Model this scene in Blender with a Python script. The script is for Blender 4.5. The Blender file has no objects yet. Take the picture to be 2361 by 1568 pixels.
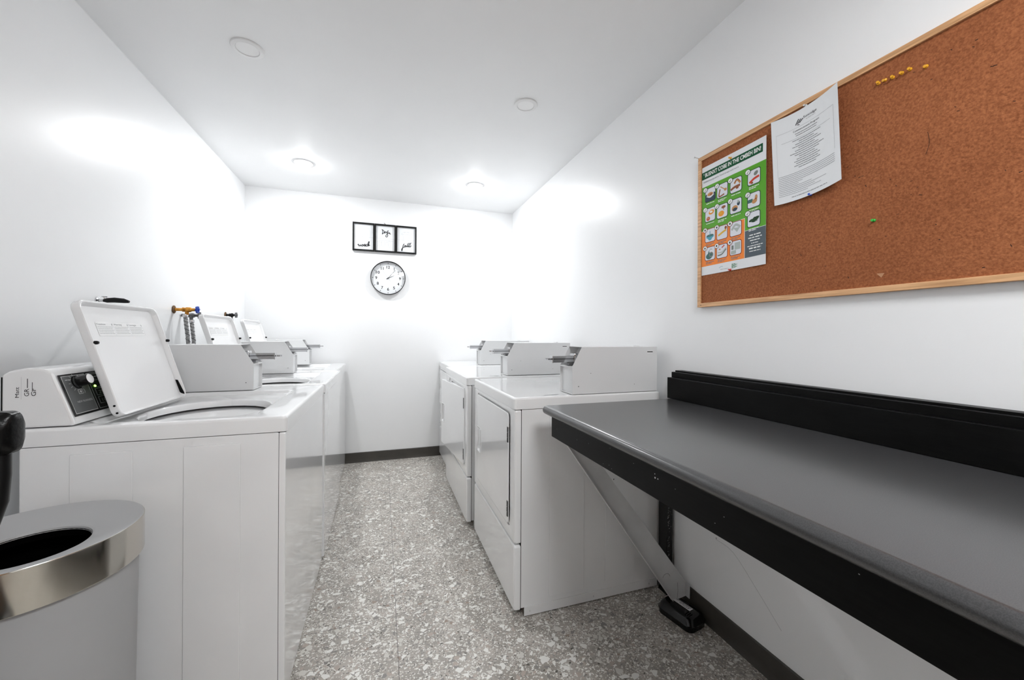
import bpy, bmesh, math, random
from mathutils import Vector, Matrix
random.seed(7)
scene = bpy.context.scene
COL = scene.collection
PI = math.pi

# ------------------------------------------------------------------ camera
F_PX, CX, CY = 908.0, 1180.5, 771.9
YAW, ROLL, CAM_H = math.radians(18.32), math.radians(-0.32), 1.17
c_, s_ = math.cos(YAW), math.sin(YAW)
cr_, sr_ = math.cos(ROLL), math.sin(ROLL)
cam_d = bpy.data.cameras.new('camera')
cam = bpy.data.objects.new('camera', cam_d)
COL.objects.link(cam)
cam_d.sensor_width = 36.0
cam_d.lens = F_PX / 2361.0 * 36.0
cam_d.shift_y = (CY - 784.0) / 2361.0
cam_d.clip_start = 0.02
R0, U0, D0 = Vector((c_, -s_, 0)), Vector((0, 0, 1)), Vector((s_, c_, 0))
rr, uu = R0 * cr_ - U0 * sr_, R0 * sr_ + U0 * cr_
cam.matrix_world = Matrix(((rr.x, uu.x, -D0.x, 0), (rr.y, uu.y, -D0.y, 0), (rr.z, uu.z, -D0.z, CAM_H), (0, 0, 0, 1)))
scene.camera = cam

# ------------------------------------------------------------------ world, exposure, lamp strengths
world = bpy.data.worlds.new('world'); scene.world = world
world.use_nodes = True
world.node_tree.nodes['Background'].inputs[0].default_value = (0.9, 0.95, 1, 1)
world.node_tree.nodes['Background'].inputs[1].default_value = 0.2
vs = scene.view_settings
vs.view_transform = 'Standard'; vs.look = 'None'; vs.gamma = 1.0; vs.use_curve_mapping = False
vs.exposure = 2.45
LAMP = 112.0         # emission of the two lit downlights
FILL_LAMP = 6.0     # emission of the added fill lamp behind the camera

# room
XL, XR, YB, YN, ZC = -1.095, 1.268, 3.845, -1.5, 2.41

# ------------------------------------------------------------------ materials
def mat(name, col, rough=0.5, metal=0.0, spec=0.5, coat=0.0, emit=None, es=0.0, coat_rough=0.08):
    m = bpy.data.materials.new(name); m.use_nodes = True
    b = m.node_tree.nodes['Principled BSDF']
    b.inputs['Base Color'].default_value = (*col, 1)
    b.inputs['Roughness'].default_value = rough
    b.inputs['Metallic'].default_value = metal
    b.inputs['Specular IOR Level'].default_value = spec
    b.inputs['Coat Weight'].default_value = coat
    b.inputs['Coat Roughness'].default_value = coat_rough
    if emit:
        b.inputs['Emission Color'].default_value = (*emit, 1)
        b.inputs['Emission Strength'].default_value = es
    return m

def nodes(m):
    nt = m.node_tree
    return nt, nt.nodes, nt.links, nt.nodes['Principled BSDF']

def add_noise(m, scale, amount, c1, c2, bump=0.0, bscale=None, dist=0.002, stretch=(1, 1, 1), detail=4, lo=0.35, hi=0.65):
    """noise colour variation between c1 and c2 plus optional bump"""
    nt, N, L, b = nodes(m)
    tc = N.new('ShaderNodeTexCoord'); mp = N.new('ShaderNodeMapping'); mp.inputs['Scale'].default_value = stretch
    L.new(tc.outputs['Object'], mp.inputs['Vector'])
    n = N.new('ShaderNodeTexNoise'); n.inputs['Scale'].default_value = scale; n.inputs['Detail'].default_value = detail
    L.new(mp.outputs[0], n.inputs['Vector'])
    r = N.new('ShaderNodeValToRGB')
    r.color_ramp.elements[0].position = lo; r.color_ramp.elements[1].position = hi
    r.color_ramp.elements[0].color = (*c1, 1); r.color_ramp.elements[1].color = (*c2, 1)
    L.new(n.outputs['Fac'], r.inputs[0]); L.new(r.outputs[0], b.inputs['Base Color'])
    if bump:
        n2 = N.new('ShaderNodeTexNoise'); n2.inputs['Scale'].default_value = bscale or scale; n2.inputs['Detail'].default_value = 3
        L.new(mp.outputs[0], n2.inputs['Vector'])
        bp = N.new('ShaderNodeBump'); bp.inputs['Strength'].default_value = bump; bp.inputs['Distance'].default_value = dist
        L.new(n2.outputs['Fac'], bp.inputs['Height']); L.new(bp.outputs[0], b.inputs['Normal'])
    return m

M = {}
M['wall'] = add_noise(mat('wall_paint', (.84, .845, .85), .34, spec=.45), 1.5, 1, (.89, .897, .905), (.915, .922, .93), bump=.12, bscale=160, dist=.001)
M['ceiling'] = add_noise(mat('ceiling_paint', (.85, .85, .85), .6, spec=.3), 2, 1, (.90, .905, .91), (.92, .925, .93), bump=.05, bscale=120, dist=.001)
M['enamel'] = add_noise(mat('white_enamel', (.8, .805, .81), .22, spec=.5, coat=1, coat_rough=.05), 3, 1, (.86, .865, .87), (.89, .895, .90), bump=.03, bscale=12, dist=.002)
M['enamel2'] = mat('box_enamel', (.76, .765, .77), .42, spec=.45)
M['lidwhite'] = mat('lid_enamel', (.84, .84, .845), .25, spec=.5, coat=.5)
M['gasket'] = mat('black_seam', (.006, .006, .006), .6)
M['tubdark'] = mat('tub_dark', (.03, .03, .032), .4)
M['tubwhite'] = mat('tub_plastic', (.7, .7, .7), .35)
M['drum'] = mat('drum_steel', (.45, .45, .46), .3, metal=.9)
M['chrome'] = mat('chrome', (.6, .6, .61), .16, metal=1)
M['steel_dark'] = mat('dark_steel', (.16, .16, .165), .3, metal=.8)
M['band'] = mat('brushed_band', (.58, .555, .505), .13, metal=1)
M['canpaint'] = add_noise(mat('can_grey', (.40, .405, .41), .45, spec=.4), 2, 1, (.39, .395, .40), (.42, .425, .43))
M['canlid'] = mat('can_lid_grey', (.47, .475, .48), .4, metal=.2, spec=.5)
M['black'] = mat('black_plastic', (.002, .002, .002), .35, spec=.25)
M['blackgloss'] = mat('black_gloss', (.0012, .0012, .0012), .12, spec=.3, coat=.25)
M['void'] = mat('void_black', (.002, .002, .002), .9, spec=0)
M['rubber'] = mat('rubber', (.004, .004, .004), .5)
M['hinge'] = mat('hinge_dark', (.02, .02, .02), .4, metal=.5)
M['panelgrey'] = mat('panel_grey', (.10, .105, .105), .4)
M['panelblack'] = mat('panel_black', (.006, .006, .006), .25)
M['print_light'] = mat('print_light', (.55, .55, .55), .5)
M['print_mid'] = mat('print_mid', (.28, .29, .29), .5)
M['led'] = mat('led_green', (.2, .8, .05), .3, emit=(.35, 1, .08), es=1.6)
M['brass'] = add_noise(mat('brass', (.5, .22, .04), .35, metal=.85), 40, 1, (.34, .14, .02), (.72, .34, .06))
M['rust'] = mat('rust', (.16, .09, .04), .7, metal=.3)
M['bluehandle'] = mat('blue_handle', (.01, .06, .42), .35)
M['paper'] = mat('paper', (.82, .84, .86), .6, spec=.3)
M['sticker'] = mat('sticker', (.9, .9, .9), .5)
M['ink'] = mat('ink', (.02, .02, .022), .6)
M['ink_mid'] = mat('ink_mid', (.20, .21, .22), .6)
M['ink_soft'] = mat('ink_soft', (.42, .43, .44), .6)
M['frame_black'] = mat('frame_black', (.012, .012, .012), .4)
M['tan_wood'] = mat('door_wood', (.30, .15, .06), .4)
add_noise(M['tan_wood'], 6, 1, (.26, .12, .045), (.36, .19, .08), stretch=(1, 1, .08))
M['green'] = mat('poster_green', (.095, .38, .012), .4)
M['greendark'] = mat('poster_dark_green', (.003, .085, .03), .4)
M['orange'] = mat('poster_orange', (.95, .26, .035), .4)
M['slate'] = mat('poster_slate', (.085, .11, .13), .4)
M['iconline'] = mat('icon_outline', (.02, .045, .04), .5)
M['iconred'] = mat('icon_red_outline', (.26, .03, .015), .5)
M['iconbg'] = mat('icon_ground', (.74, .76, .82), .5)
M['white_ink'] = mat('white_ink', (.86, .88, .86), .5)
for nm, cc in dict(p_brown=(.28, .09, .035), p_tan=(.55, .27, .1), p_red=(.62, .05, .02), p_yolk=(.85, .33, .03), p_grey=(.2, .22, .2),
                   p_blue=(.1, .42, .55), p_teal=(.06, .16, .15), p_lgrey=(.45, .5, .48), p_navy=(.03, .06, .09), p_dgreen=(.012, .05, .015), p_yellow=(.75, .45, .05)).items():
    M[nm] = mat('print_' + nm[2:], cc, .5)
M['pin_yellow'] = mat('pin_yellow', (.85, .42, .02), .25, coat=.4)
M['pin_green'] = mat('pin_green', (.02, .45, .04), .25, coat=.4)
M['pin_red'] = mat('pin_red', (.6, .012, .01), .25, coat=.4)
M['pin_blue'] = mat('pin_blue', (.01, .09, .6), .25, coat=.4)
M['pin_clear'] = mat('pin_white', (.7, .72, .72), .25, coat=.4)
M['baseboard'] = add_noise(mat('baseboard_vinyl', (.055, .05, .042), .45), 8, 1, (.048, .044, .038), (.062, .056, .048))
M['bracket'] = add_noise(mat('bracket_paint', (.55, .555, .56), .45), 6, 1, (.5, .505, .51), (.6, .605, .61))
M['diffuser_off'] = mat('diffuser_off', (.9, .9, .9), .4)
M['trimring'] = mat('trim_ring', (.82, .82, .82), .45)
M['diffuser_on'] = mat('diffuser_on', (.9, .9, .9), .5, emit=(.975, .99, 1), es=LAMP)
M['lamp_panel'] = mat('lamp_panel', (.9, .9, .9), .5, emit=(.975, .99, 1), es=FILL_LAMP)  # glow of the added fill lamp
M['chair'] = add_noise(mat('black_leather', (.002, .002, .002), .3, spec=.22), 60, 1, (.001, .001, .001), (.0025, .0025, .0025), bump=.5, bscale=90, dist=.002)
M['green_logo'] = mat('green_logo', (.05, .25, .12), .5)
for nm, sp in dict(ink=.12, ink_mid=.15, frame_black=.15, green=.22, greendark=.15, orange=.22, slate=.22, iconline=.15, iconred=.15, rubber=.3, gasket=.1, panelblack=.25, panelgrey=.3).items():
    M[nm].node_tree.nodes['Principled BSDF'].inputs['Specular IOR Level'].default_value = sp
for nm in list(M):
    if nm.startswith('p_'): M[nm].node_tree.nodes['Principled BSDF'].inputs['Specular IOR Level'].default_value = .2

def wood_mat():
    m = mat('oak_frame', (.5, .28, .13), .45)
    nt, N, L, b = nodes(m)
    tc = N.new('ShaderNodeTexCoord'); mp = N.new('ShaderNodeMapping'); mp.inputs['Scale'].default_value = (30, 1.5, 30)
    L.new(tc.outputs['Object'], mp.inputs['Vector'])
    n = N.new('ShaderNodeTexNoise'); n.inputs['Scale'].default_value = 5; n.inputs['Detail'].default_value = 6; n.inputs['Distortion'].default_value = .4
    L.new(mp.outputs[0], n.inputs['Vector'])
    r = N.new('ShaderNodeValToRGB'); r.color_ramp.elements[0].position = .3; r.color_ramp.elements[1].position = .62
    r.color_ramp.elements[0].color = (.50, .26, .115, 1); r.color_ramp.elements[1].color = (.78, .46, .235, 1)
    L.new(n.outputs['Fac'], r.inputs[0]); L.new(r.outputs[0], b.inputs['Base Color'])
    return m
M['oak'] = wood_mat()

def cork_mat():
    m = mat('cork', (.3, .1, .04), .85, spec=.2)
    nt, N, L, b = nodes(m)
    tc = N.new('ShaderNodeTexCoord'); mp = N.new('ShaderNodeMapping'); L.new(tc.outputs['Object'], mp.inputs['Vector'])
    n = N.new('ShaderNodeTexNoise'); n.inputs['Scale'].default_value = 200; n.inputs['Detail'].default_value = 5
    big = N.new('ShaderNodeTexNoise'); big.inputs['Scale'].default_value = 5; big.inputs['Detail'].default_value = 2
    for q in (n, big): L.new(mp.outputs[0], q.inputs['Vector'])
    r = N.new('ShaderNodeValToRGB'); r.color_ramp.elements[0].position = .32; r.color_ramp.elements[1].position = .68
    r.color_ramp.elements[0].color = (.245, .080, .030, 1); r.color_ramp.elements[1].color = (.40, .145, .060, 1)
    r2 = N.new('ShaderNodeValToRGB'); r2.color_ramp.elements[0].position = .3; r2.color_ramp.elements[1].position = .7
    r2.color_ramp.elements[0].color = (.92, .90, .88, 1); r2.color_ramp.elements[1].color = (1.05, 1.05, 1.05, 1)
    mx = N.new('ShaderNodeMixRGB'); mx.blend_type = 'MULTIPLY'; mx.inputs[0].default_value = 1
    L.new(n.outputs['Fac'], r.inputs[0]); L.new(big.outputs['Fac'], r2.inputs[0])
    L.new(r.outputs[0], mx.inputs[1]); L.new(r2.outputs[0], mx.inputs[2]); L.new(mx.outputs[0], b.inputs['Base Color'])
    n2 = N.new('ShaderNodeTexNoise'); n2.inputs['Scale'].default_value = 160; n2.inputs['Detail'].default_value = 2
    L.new(mp.outputs[0], n2.inputs['Vector'])
    bp = N.new('ShaderNodeBump'); bp.inputs['Strength'].default_value = .55; bp.inputs['Distance'].default_value = .003
    L.new(n2.outputs['Fac'], bp.inputs['Height']); L.new(bp.outputs[0], b.inputs['Normal'])
    return m
M['cork'] = cork_mat()

def laminate():
    m = mat('grey_laminate', (.05, .05, .05), .28, spec=.5, coat=.35, coat_rough=.16)
    nt, N, L, b = nodes(m)
    tc = N.new('ShaderNodeTexCoord')
    n = N.new('ShaderNodeTexNoise'); n.inputs['Scale'].default_value = 700; n.inputs['Detail'].default_value = 1
    L.new(tc.outputs['Object'], n.inputs['Vector'])
    r = N.new('ShaderNodeValToRGB'); r.color_ramp.elements[0].position = .4; r.color_ramp.elements[1].position = .6
    r.color_ramp.elements[0].color = (.040, .040, .042, 1); r.color_ramp.elements[1].color = (.060, .060, .062, 1)
    L.new(n.outputs['Fac'], r.inputs[0]); L.new(r.outputs[0], b.inputs['Base Color'])
    return m
M['laminate'] = laminate()

def black_wood():
    m = mat('black_stained_wood', (.01, .01, .01), .38, spec=.13)
    nt, N, L, b = nodes(m)
    tc = N.new('ShaderNodeTexCoord'); mp = N.new('ShaderNodeMapping'); mp.inputs['Scale'].default_value = (12, .9, 12)
    L.new(tc.outputs['Object'], mp.inputs['Vector'])
    n = N.new('ShaderNodeTexNoise'); n.inputs['Scale'].default_value = 18; n.inputs['Detail'].default_value = 5
    L.new(mp.outputs[0], n.inputs['Vector'])
    r = N.new('ShaderNodeValToRGB'); r.color_ramp.elements[0].position = .35; r.color_ramp.elements[1].position = .75
    r.color_ramp.elements[0].color = (.0012, .0012, .0012, 1); r.color_ramp.elements[1].color = (.0042, .0042, .004, 1)
    L.new(n.outputs['Fac'], r.inputs[0]); L.new(r.outputs[0], b.inputs['Base Color'])
    return m
M['blackwood'] = black_wood()

def terrazzo():
    m = mat('terrazzo_vinyl', (.2, .19, .17), .35, spec=.45)
    nt, N, L, b = nodes(m)
    tc = N.new('ShaderNodeTexCoord')
    warp = N.new('ShaderNodeTexNoise'); warp.inputs['Scale'].default_value = 45; warp.inputs['Detail'].default_value = 2
    L.new(tc.outputs['Object'], warp.inputs['Vector'])
    sub = N.new('ShaderNodeVectorMath'); sub.operation = 'SUBTRACT'; sub.inputs[1].default_value = (.5, .5, .5)
    L.new(warp.outputs['Color'], sub.inputs[0])
    sc = N.new('ShaderNodeVectorMath'); sc.operation = 'SCALE'; sc.inputs['Scale'].default_value = .012
    L.new(sub.outputs[0], sc.inputs[0])
    ad = N.new('ShaderNodeVectorMath'); ad.operation = 'ADD'
    L.new(tc.outputs['Object'], ad.inputs[0]); L.new(sc.outputs[0], ad.inputs[1])
    # ground colour
    g = N.new('ShaderNodeTexNoise'); g.inputs['Scale'].default_value = 9; g.inputs['Detail'].default_value = 6
    L.new(tc.outputs['Object'], g.inputs['Vector'])
    gr = N.new('ShaderNodeValToRGB'); gr.color_ramp.elements[0].position = .35; gr.color_ramp.elements[1].position = .65
    gr.color_ramp.elements[0].color = (.33, .302, .268, 1); gr.color_ramp.elements[1].color = (.50, .46, .415, 1)
    L.new(g.outputs['Fac'], gr.inputs[0])
    cur = gr.outputs[0]
    def layer(scale, frac, edge, stops, rnd, off):
        nonlocal cur
        mp = N.new('ShaderNodeMapping'); mp.inputs['Location'].default_value = (off, off * 1.7, 0); mp.inputs['Rotation'].default_value = (0, 0, off)
        mp.inputs['Scale'].default_value = (1, 1.0 + .35 * rnd, 1)
        L.new(ad.outputs[0], mp.inputs['Vector'])
        v = N.new('ShaderNodeTexVoronoi'); v.voronoi_dimensions = '2D'; v.inputs['Scale'].default_value = scale
        e = N.new('ShaderNodeTexVoronoi'); e.voronoi_dimensions = '2D'; e.feature = 'DISTANCE_TO_EDGE'; e.inputs['Scale'].default_value = scale
        L.new(mp.outputs[0], v.inputs['Vector']); L.new(mp.outputs[0], e.inputs['Vector'])
        sp = N.new('ShaderNodeSeparateColor'); L.new(v.outputs['Color'], sp.inputs[0])
        pick = N.new('ShaderNodeMath'); pick.operation = 'LESS_THAN'; pick.inputs[1].default_value = frac
        L.new(sp.outputs[0], pick.inputs[0])
        eg = N.new('ShaderNodeMath'); eg.operation = 'GREATER_THAN'; eg.inputs[1].default_value = edge
        L.new(e.outputs['Distance'], eg.inputs[0])
        mu = N.new('ShaderNodeMath'); mu.operation = 'MULTIPLY'
        L.new(pick.outputs[0], mu.inputs[0]); L.new(eg.outputs[0], mu.inputs[1])
        cr = N.new('ShaderNodeValToRGB'); cr.color_ramp.interpolation = 'CONSTANT'
        while len(cr.color_ramp.elements) < len(stops): cr.color_ramp.elements.new(.5)
        for el, (p, cc) in zip(cr.color_ramp.elements, stops):
            el.position = p; el.color = (*cc, 1)
        L.new(sp.outputs[1], cr.inputs[0])
        mx = N.new('ShaderNodeMixRGB'); L.new(mu.outputs[0], mx.inputs[0]); L.new(cur, mx.inputs[1]); L.new(cr.outputs[0], mx.inputs[2])
        cur = mx.outputs[0]
    W1, W2, T, G, Dk, Br = (.86, .85, .81), (.68, .66, .61), (.47, .40, .35), (.27, .255, .235), (.11, .10, .085), (.33, .26, .21)
    layer(230, .34, .07, [(0, W1), (.3, W2), (.62, G), (.82, T), (.95, Dk)], 0, .3)
    layer(120, .22, .09, [(0, W1), (.42, W2), (.6, G), (.78, T), (.95, Dk)], .6, 1.7)
    layer(66, .15, .12, [(0, W1), (.45, W2), (.68, T), (.8, G), (.95, Br)], -.4, 2.9)
    layer(36, .07, .14, [(0, W1), (.55, W2), (.8, T), (.92, G)], .5, 4.1)
    # tile seams
    sp = N.new('ShaderNodeSeparateXYZ'); L.new(tc.outputs['Object'], sp.inputs[0])
    def seam(axis, pos, prd):
        a = N.new('ShaderNodeMath'); a.operation = 'SUBTRACT'; a.inputs[1].default_value = pos; L.new(sp.outputs[axis], a.inputs[0])
        p = N.new('ShaderNodeMath'); p.operation = 'PINGPONG'; p.inputs[1].default_value = prd / 2; L.new(a.outputs[0], p.inputs[0])
        q = N.new('ShaderNodeMath'); q.operation = 'LESS_THAN'; q.inputs[1].default_value = .0011; L.new(p.outputs[0], q.inputs[0])
        return q.outputs[0]
    mxx = N.new('ShaderNodeMath'); mxx.operation = 'MAXIMUM'
    L.new(seam(0, .063, 1.22), mxx.inputs[0]); L.new(seam(1, 1.70, 1.22), mxx.inputs[1])
    fm = N.new('ShaderNodeMath'); fm.operation = 'MULTIPLY'; fm.inputs[1].default_value = .7; L.new(mxx.outputs[0], fm.inputs[0])
    mx = N.new('ShaderNodeMixRGB'); mx.inputs[2].default_value = (.06, .055, .05, 1)
    L.new(fm.outputs[0], mx.inputs[0]); L.new(cur, mx.inputs[1])
    L.new(mx.outputs[0], b.inputs['Base Color'])
    return m
M['floor'] = terrazzo()

def clear_mat():
    m = bpy.data.materials.new('clear_glass'); m.use_nodes = True
    nt = m.node_tree; N = nt.nodes; L = nt.links; N.clear()
    o = N.new('ShaderNodeOutputMaterial'); t = N.new('ShaderNodeBsdfTransparent'); g = N.new('ShaderNodeBsdfGlossy'); g.inputs['Roughness'].default_value = .02
    mx = N.new('ShaderNodeMixShader'); mx.inputs[0].default_value = .02; L.new(t.outputs[0], mx.inputs[1]); L.new(g.outputs[0], mx.inputs[2]); L.new(mx.outputs[0], o.inputs[0])
    return m
M['glass'] = clear_mat()

# ------------------------------------------------------------------ mesh helpers
def rrect(x0, x1, y0, y1, rx, ry=None, n=6, m=4):
    """closed rounded rectangle, 4*(n+m) points, counter clockwise from bottom right side"""
    ry = rx if ry is None else ry
    P = []
    cs = [(x1 - rx, y1 - ry, 0), (x0 + rx, y1 - ry, PI / 2), (x0 + rx, y0 + ry, PI), (x1 - rx, y0 + ry, 1.5 * PI)]
    for i, (cx, cy, a0) in enumerate(cs):
        arc = [(cx + rx * math.cos(a0 + PI / 2 * k / n), cy + ry * math.sin(a0 + PI / 2 * k / n)) for k in range(n + 1)]
        P += arc
        nx, ny, na = cs[(i + 1) % 4]
        e = (nx + rx * math.cos(na), ny + ry * math.sin(na)); s = arc[-1]
        for k in range(1, m):
            t = k / m; P.append((s[0] + (e[0] - s[0]) * t, s[1] + (e[1] - s[1]) * t))
    return P

class MB:
    def __init__(self):
        self.v, self.f, self.mi, self.mats, self.sm = [], [], [], [], []
    def mid(self, m):
        m = M[m] if isinstance(m, str) else m
        if m not in self.mats: self.mats.append(m)
        return self.mats.index(m)
    def add(self, verts, faces, m, smooth=False):
        o = len(self.v); k = self.mid(m)
        self.v += [Vector(p) for p in verts]
        for f in faces:
            self.f.append([i + o for i in f]); self.mi.append(k); self.sm.append(smooth)
        return self
    def box(self, x0, x1, y0, y1, z0, z1, m, bev=0.0, seg=2, rot=None, about=None):
        bm = bmesh.new(); bmesh.ops.create_cube(bm, size=1)
        for v in bm.verts:
            v.co = Vector(((x0 + x1) / 2 + v.co.x * (x1 - x0), (y0 + y1) / 2 + v.co.y * (y1 - y0), (z0 + z1) / 2 + v.co.z * (z1 - z0)))
        if bev > 0: bmesh.ops.bevel(bm, geom=bm.edges[:], offset=bev, segments=seg, profile=.5, affect='EDGES')
        return self.bm(bm, m, rot, about)
    def bm(self, bm, m, rot=None, about=None, smooth=False):
        if rot is not None:
            a = Vector(about or (0, 0, 0))
            for v in bm.verts: v.co = rot @ (v.co - a) + a
        bm.verts.index_update()
        self.add([v.co.copy() for v in bm.verts], [[v.index for v in f.verts] for f in bm.faces], m, smooth)
        bm.free(); return self
    def prism(self, prof, axis, a0, a1, m, bev=0.0, seg=2):
        """prof: list of 2D points; axis 'y': (x,z) extruded in y; 'x': (y,z) in x; 'z': (x,y) in z"""
        def p3(p, a):
            return {'y': (p[0], a, p[1]), 'x': (a, p[0], p[1]), 'z': (p[0], p[1], a)}[axis]
        bm = bmesh.new(); n = len(prof)
        A = [bm.verts.new(p3(p, a0)) for p in prof]; B = [bm.verts.new(p3(p, a1)) for p in prof]
        bm.faces.new(A); bm.faces.new(B[::-1])
        for i in range(n): bm.faces.new((A[i], B[i], B[(i + 1) % n], A[(i + 1) % n]))
        bmesh.ops.recalc_face_normals(bm, faces=bm.faces[:])
        if bev: bmesh.ops.bevel(bm, geom=bm.edges[:], offset=bev, segments=seg, profile=.5, affect='EDGES')
        return self.bm(bm, m)
    def loft(self, rings, m, cap0=False, cap1=False, smooth=True):
        n = len(rings[0]); V = [p for r in rings for p in r]; Fc = []
        for k in range(len(rings) - 1):
            for i in range(n):
                j = (i + 1) % n
                Fc.append((k * n + i, k * n + j, (k + 1) * n + j, (k + 1) * n + i))
        if cap0: Fc.append(tuple(range(n))[::-1])
        if cap1: Fc.append(tuple(range((len(rings) - 1) * n, len(rings) * n)))
        return self.add(V, Fc, m, smooth)
    def tube(self, pts, r, m, n=10, caps=True):
        pts = [Vector(p) for p in pts]; rs = r if isinstance(r, (list, tuple)) else [r] * len(pts)
        rings = []; up = None
        for i, p in enumerate(pts):
            t = (pts[min(i + 1, len(pts) - 1)] - pts[max(i - 1, 0)]).normalized()
            if up is None: up = Vector((0, 0, 1)) if abs(t.z) < .9 else Vector((0, 1, 0))
            a = t.cross(up).normalized(); b = a.cross(t).normalized(); up = b
            rings.append([tuple(p + (a * math.cos(2 * PI * k / n) + b * math.sin(2 * PI * k / n)) * rs[i]) for k in range(n)])
        return self.loft(rings, m, caps, caps)
    def lathe(self, prof, origin, m, axis='z', n=48, cap0=False, cap1=False):
        """prof: (r, h) list"""
        o = Vector(origin); rings = []
        for r, h in prof:
            ring = []
            for k in range(n):
                a, b = r * math.cos(2 * PI * k / n), r * math.sin(2 * PI * k / n)
                ring.append(tuple(o + Vector({'z': (a, b, h), 'x': (h, a, b), 'y': (a, h, b)}[axis])))
            rings.append(ring)
        return self.loft(rings, m, cap0, cap1)
    def build(self, name, parent=None, fix=True):
        me = bpy.data.meshes.new(name)
        off = Vector((0, 0, 0)); q = parent
        while q is not None: off += q.location; q = q.parent
        me.from_pydata([tuple(v - off) for v in self.v], [], self.f)
        for mm in self.mats: me.materials.append(mm)
        for p, i, s in zip(me.polygons, self.mi, self.sm): p.material_index = i; p.use_smooth = s
        if fix:
            bm = bmesh.new(); bm.from_mesh(me); bmesh.ops.recalc_face_normals(bm, faces=bm.faces[:]); bm.to_mesh(me); bm.free()
        if any(self.sm):
            for e in me.edges: pass
            try:
                me.set_sharp_from_angle(angle=math.radians(38))
            except Exception: pass
        o = bpy.data.objects.new(name, me); COL.objects.link(o)
        if any(self.sm):
            wn = o.modifiers.new('weighted', 'WEIGHTED_NORMAL'); wn.keep_sharp = True; wn.weight = 50
        if parent is not None: o.parent = parent
        return o

def thing(name, label, cat, loc, group=None):
    o = bpy.data.objects.new(name, None); COL.objects.link(o); o.location = loc
    o.empty_display_size = .05
    o['label'] = label; o['category'] = cat
    if group: o['group'] = group
    return o
def tag(o, label, cat, group=None):
    o['label'] = label; o['category'] = cat
    if group: o['group'] = group
    return o
def recenter(o, loc):
    """put the origin of a one-mesh thing at loc"""
    d = Vector(loc) - o.location
    for v in o.data.vertices: v.co -= d
    o.location = loc
    return o
def struct(o): o['kind'] = 'structure'; return o

# font glyphs as flat meshes
_fc = {}
def glyphs(s, bold=0.0):
    if (s, bold) in _fc: return _fc[(s, bold)]
    cu = bpy.data.curves.new('t', 'FONT'); cu.body = s; cu.size = 1.0; cu.resolution_u = 3; cu.offset = bold
    ob = bpy.data.objects.new('t', cu); COL.objects.link(ob)
    dg = bpy.context.evaluated_depsgraph_get(); dg.update()
    me = bpy.data.meshes.new_from_object(ob.evaluated_get(dg))
    V = [(v.co.x, v.co.y) for v in me.vertices]; Fs = [list(p.vertices) for p in me.polygons]
    bpy.data.objects.remove(ob); bpy.data.meshes.remove(me); bpy.data.curves.remove(cu)
    _fc[(s, bold)] = (V, Fs); return _fc[(s, bold)]

class Flat:
    """flat print on a surface: (u, v, layer) -> 3D point through a mapping"""
    def __init__(self, mapping, step=0.0004):
        self.map = mapping; self.mb = MB(); self.step = step
    def poly(self, pts, m, layer):
        self.mb.add([self.map(u, v, layer * self.step) for u, v in pts], [list(range(len(pts)))], m)
    def rect(self, u0, u1, v0, v1, m, layer, nu=1):
        for k in range(nu):
            a, b = u0 + (u1 - u0) * k / nu, u0 + (u1 - u0) * (k + 1) / nu
            self.poly([(a, v0), (b, v0), (b, v1), (a, v1)], m, layer)
    def ellipse(self, cu, cv, ru, rv, m, layer, n=20, rot=0):
        self.poly([(cu + ru * math.cos(t) * math.cos(rot) - rv * math.sin(t) * math.sin(rot), cv + ru * math.cos(t) * math.sin(rot) + rv * math.sin(t) * math.cos(rot))
                   for t in [2 * PI * k / n for k in range(n)]], m, layer)
    def rr(self, u0, u1, v0, v1, r, m, layer): self.poly(rrect(u0, u1, v0, v1, r, n=4, m=1), m, layer)
    def text(self, s, u, v, h, m, layer, width=None, center=False, rot=0, slant=0, bold=0.0):
        V, Fs = glyphs(s, bold)
        if not V: return
        x0, x1 = min(p[0] for p in V), max(p[0] for p in V)
        sy = h / .72; sx = sy if width is None else width / (x1 - x0)
        off = -(x0 + x1) / 2 * sx if center else -x0 * sx
        cr, sr = math.cos(rot), math.sin(rot)
        P = []
        for p in V:
            a, b = p[0] * sx + off + slant * p[1] * sy, p[1] * sy
            P.append(self.map(u + a * cr - b * sr, v + a * sr + b * cr, layer * self.step))
        self.mb.add(P, Fs, m)
    def stroke(self, pts, w, m, layer, smooth=4, taper=False):
        P = [Vector((p[0], p[1])) for p in pts]
        if smooth > 1 and len(P) > 2:
            Q = []
            for i in range(len(P) - 1):
                a, b, cc, d = P[max(i - 1, 0)], P[i], P[i + 1], P[min(i + 2, len(P) - 1)]
                for k in range(smooth):
                    t = k / smooth
                    Q.append(.5 * ((2 * b) + (-a + cc) * t + (2 * a - 5 * b + 4 * cc - d) * t * t + (-a + 3 * b - 3 * cc + d) * t ** 3))
            Q.append(P[-1]); P = Q
        n = len(P)
        for i in range(n - 1):
            d = P[i + 1] - P[i]
            if d.length < 1e-7: continue
            nn = Vector((-d.y, d.x)).normalized() * w / 2; e = d.normalized() * w * .3
            a, b = P[i] - e, P[i + 1] + e
            self.poly([a - nn, b - nn, b + nn, a + nn], m, layer + .02 * (i % 7))
    def greek(self, u0, u1, v, h, m, layer, seed=0, gap=.25, n=None):
        """a line of unreadable small print as broken words"""
        rd = random.Random(seed); u = u0
        while u < u1:
            w = min(rd.uniform(2.0, 6.5) * h, u1 - u)
            self.poly([(u, v), (u + w, v), (u + w, v + h), (u, v + h)], m, layer)
            u += w + h * rd.uniform(.5, 1.0) * (gap / .25)
    def build(self, name, parent): return self.mb.build(name, parent, fix=False)

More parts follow.
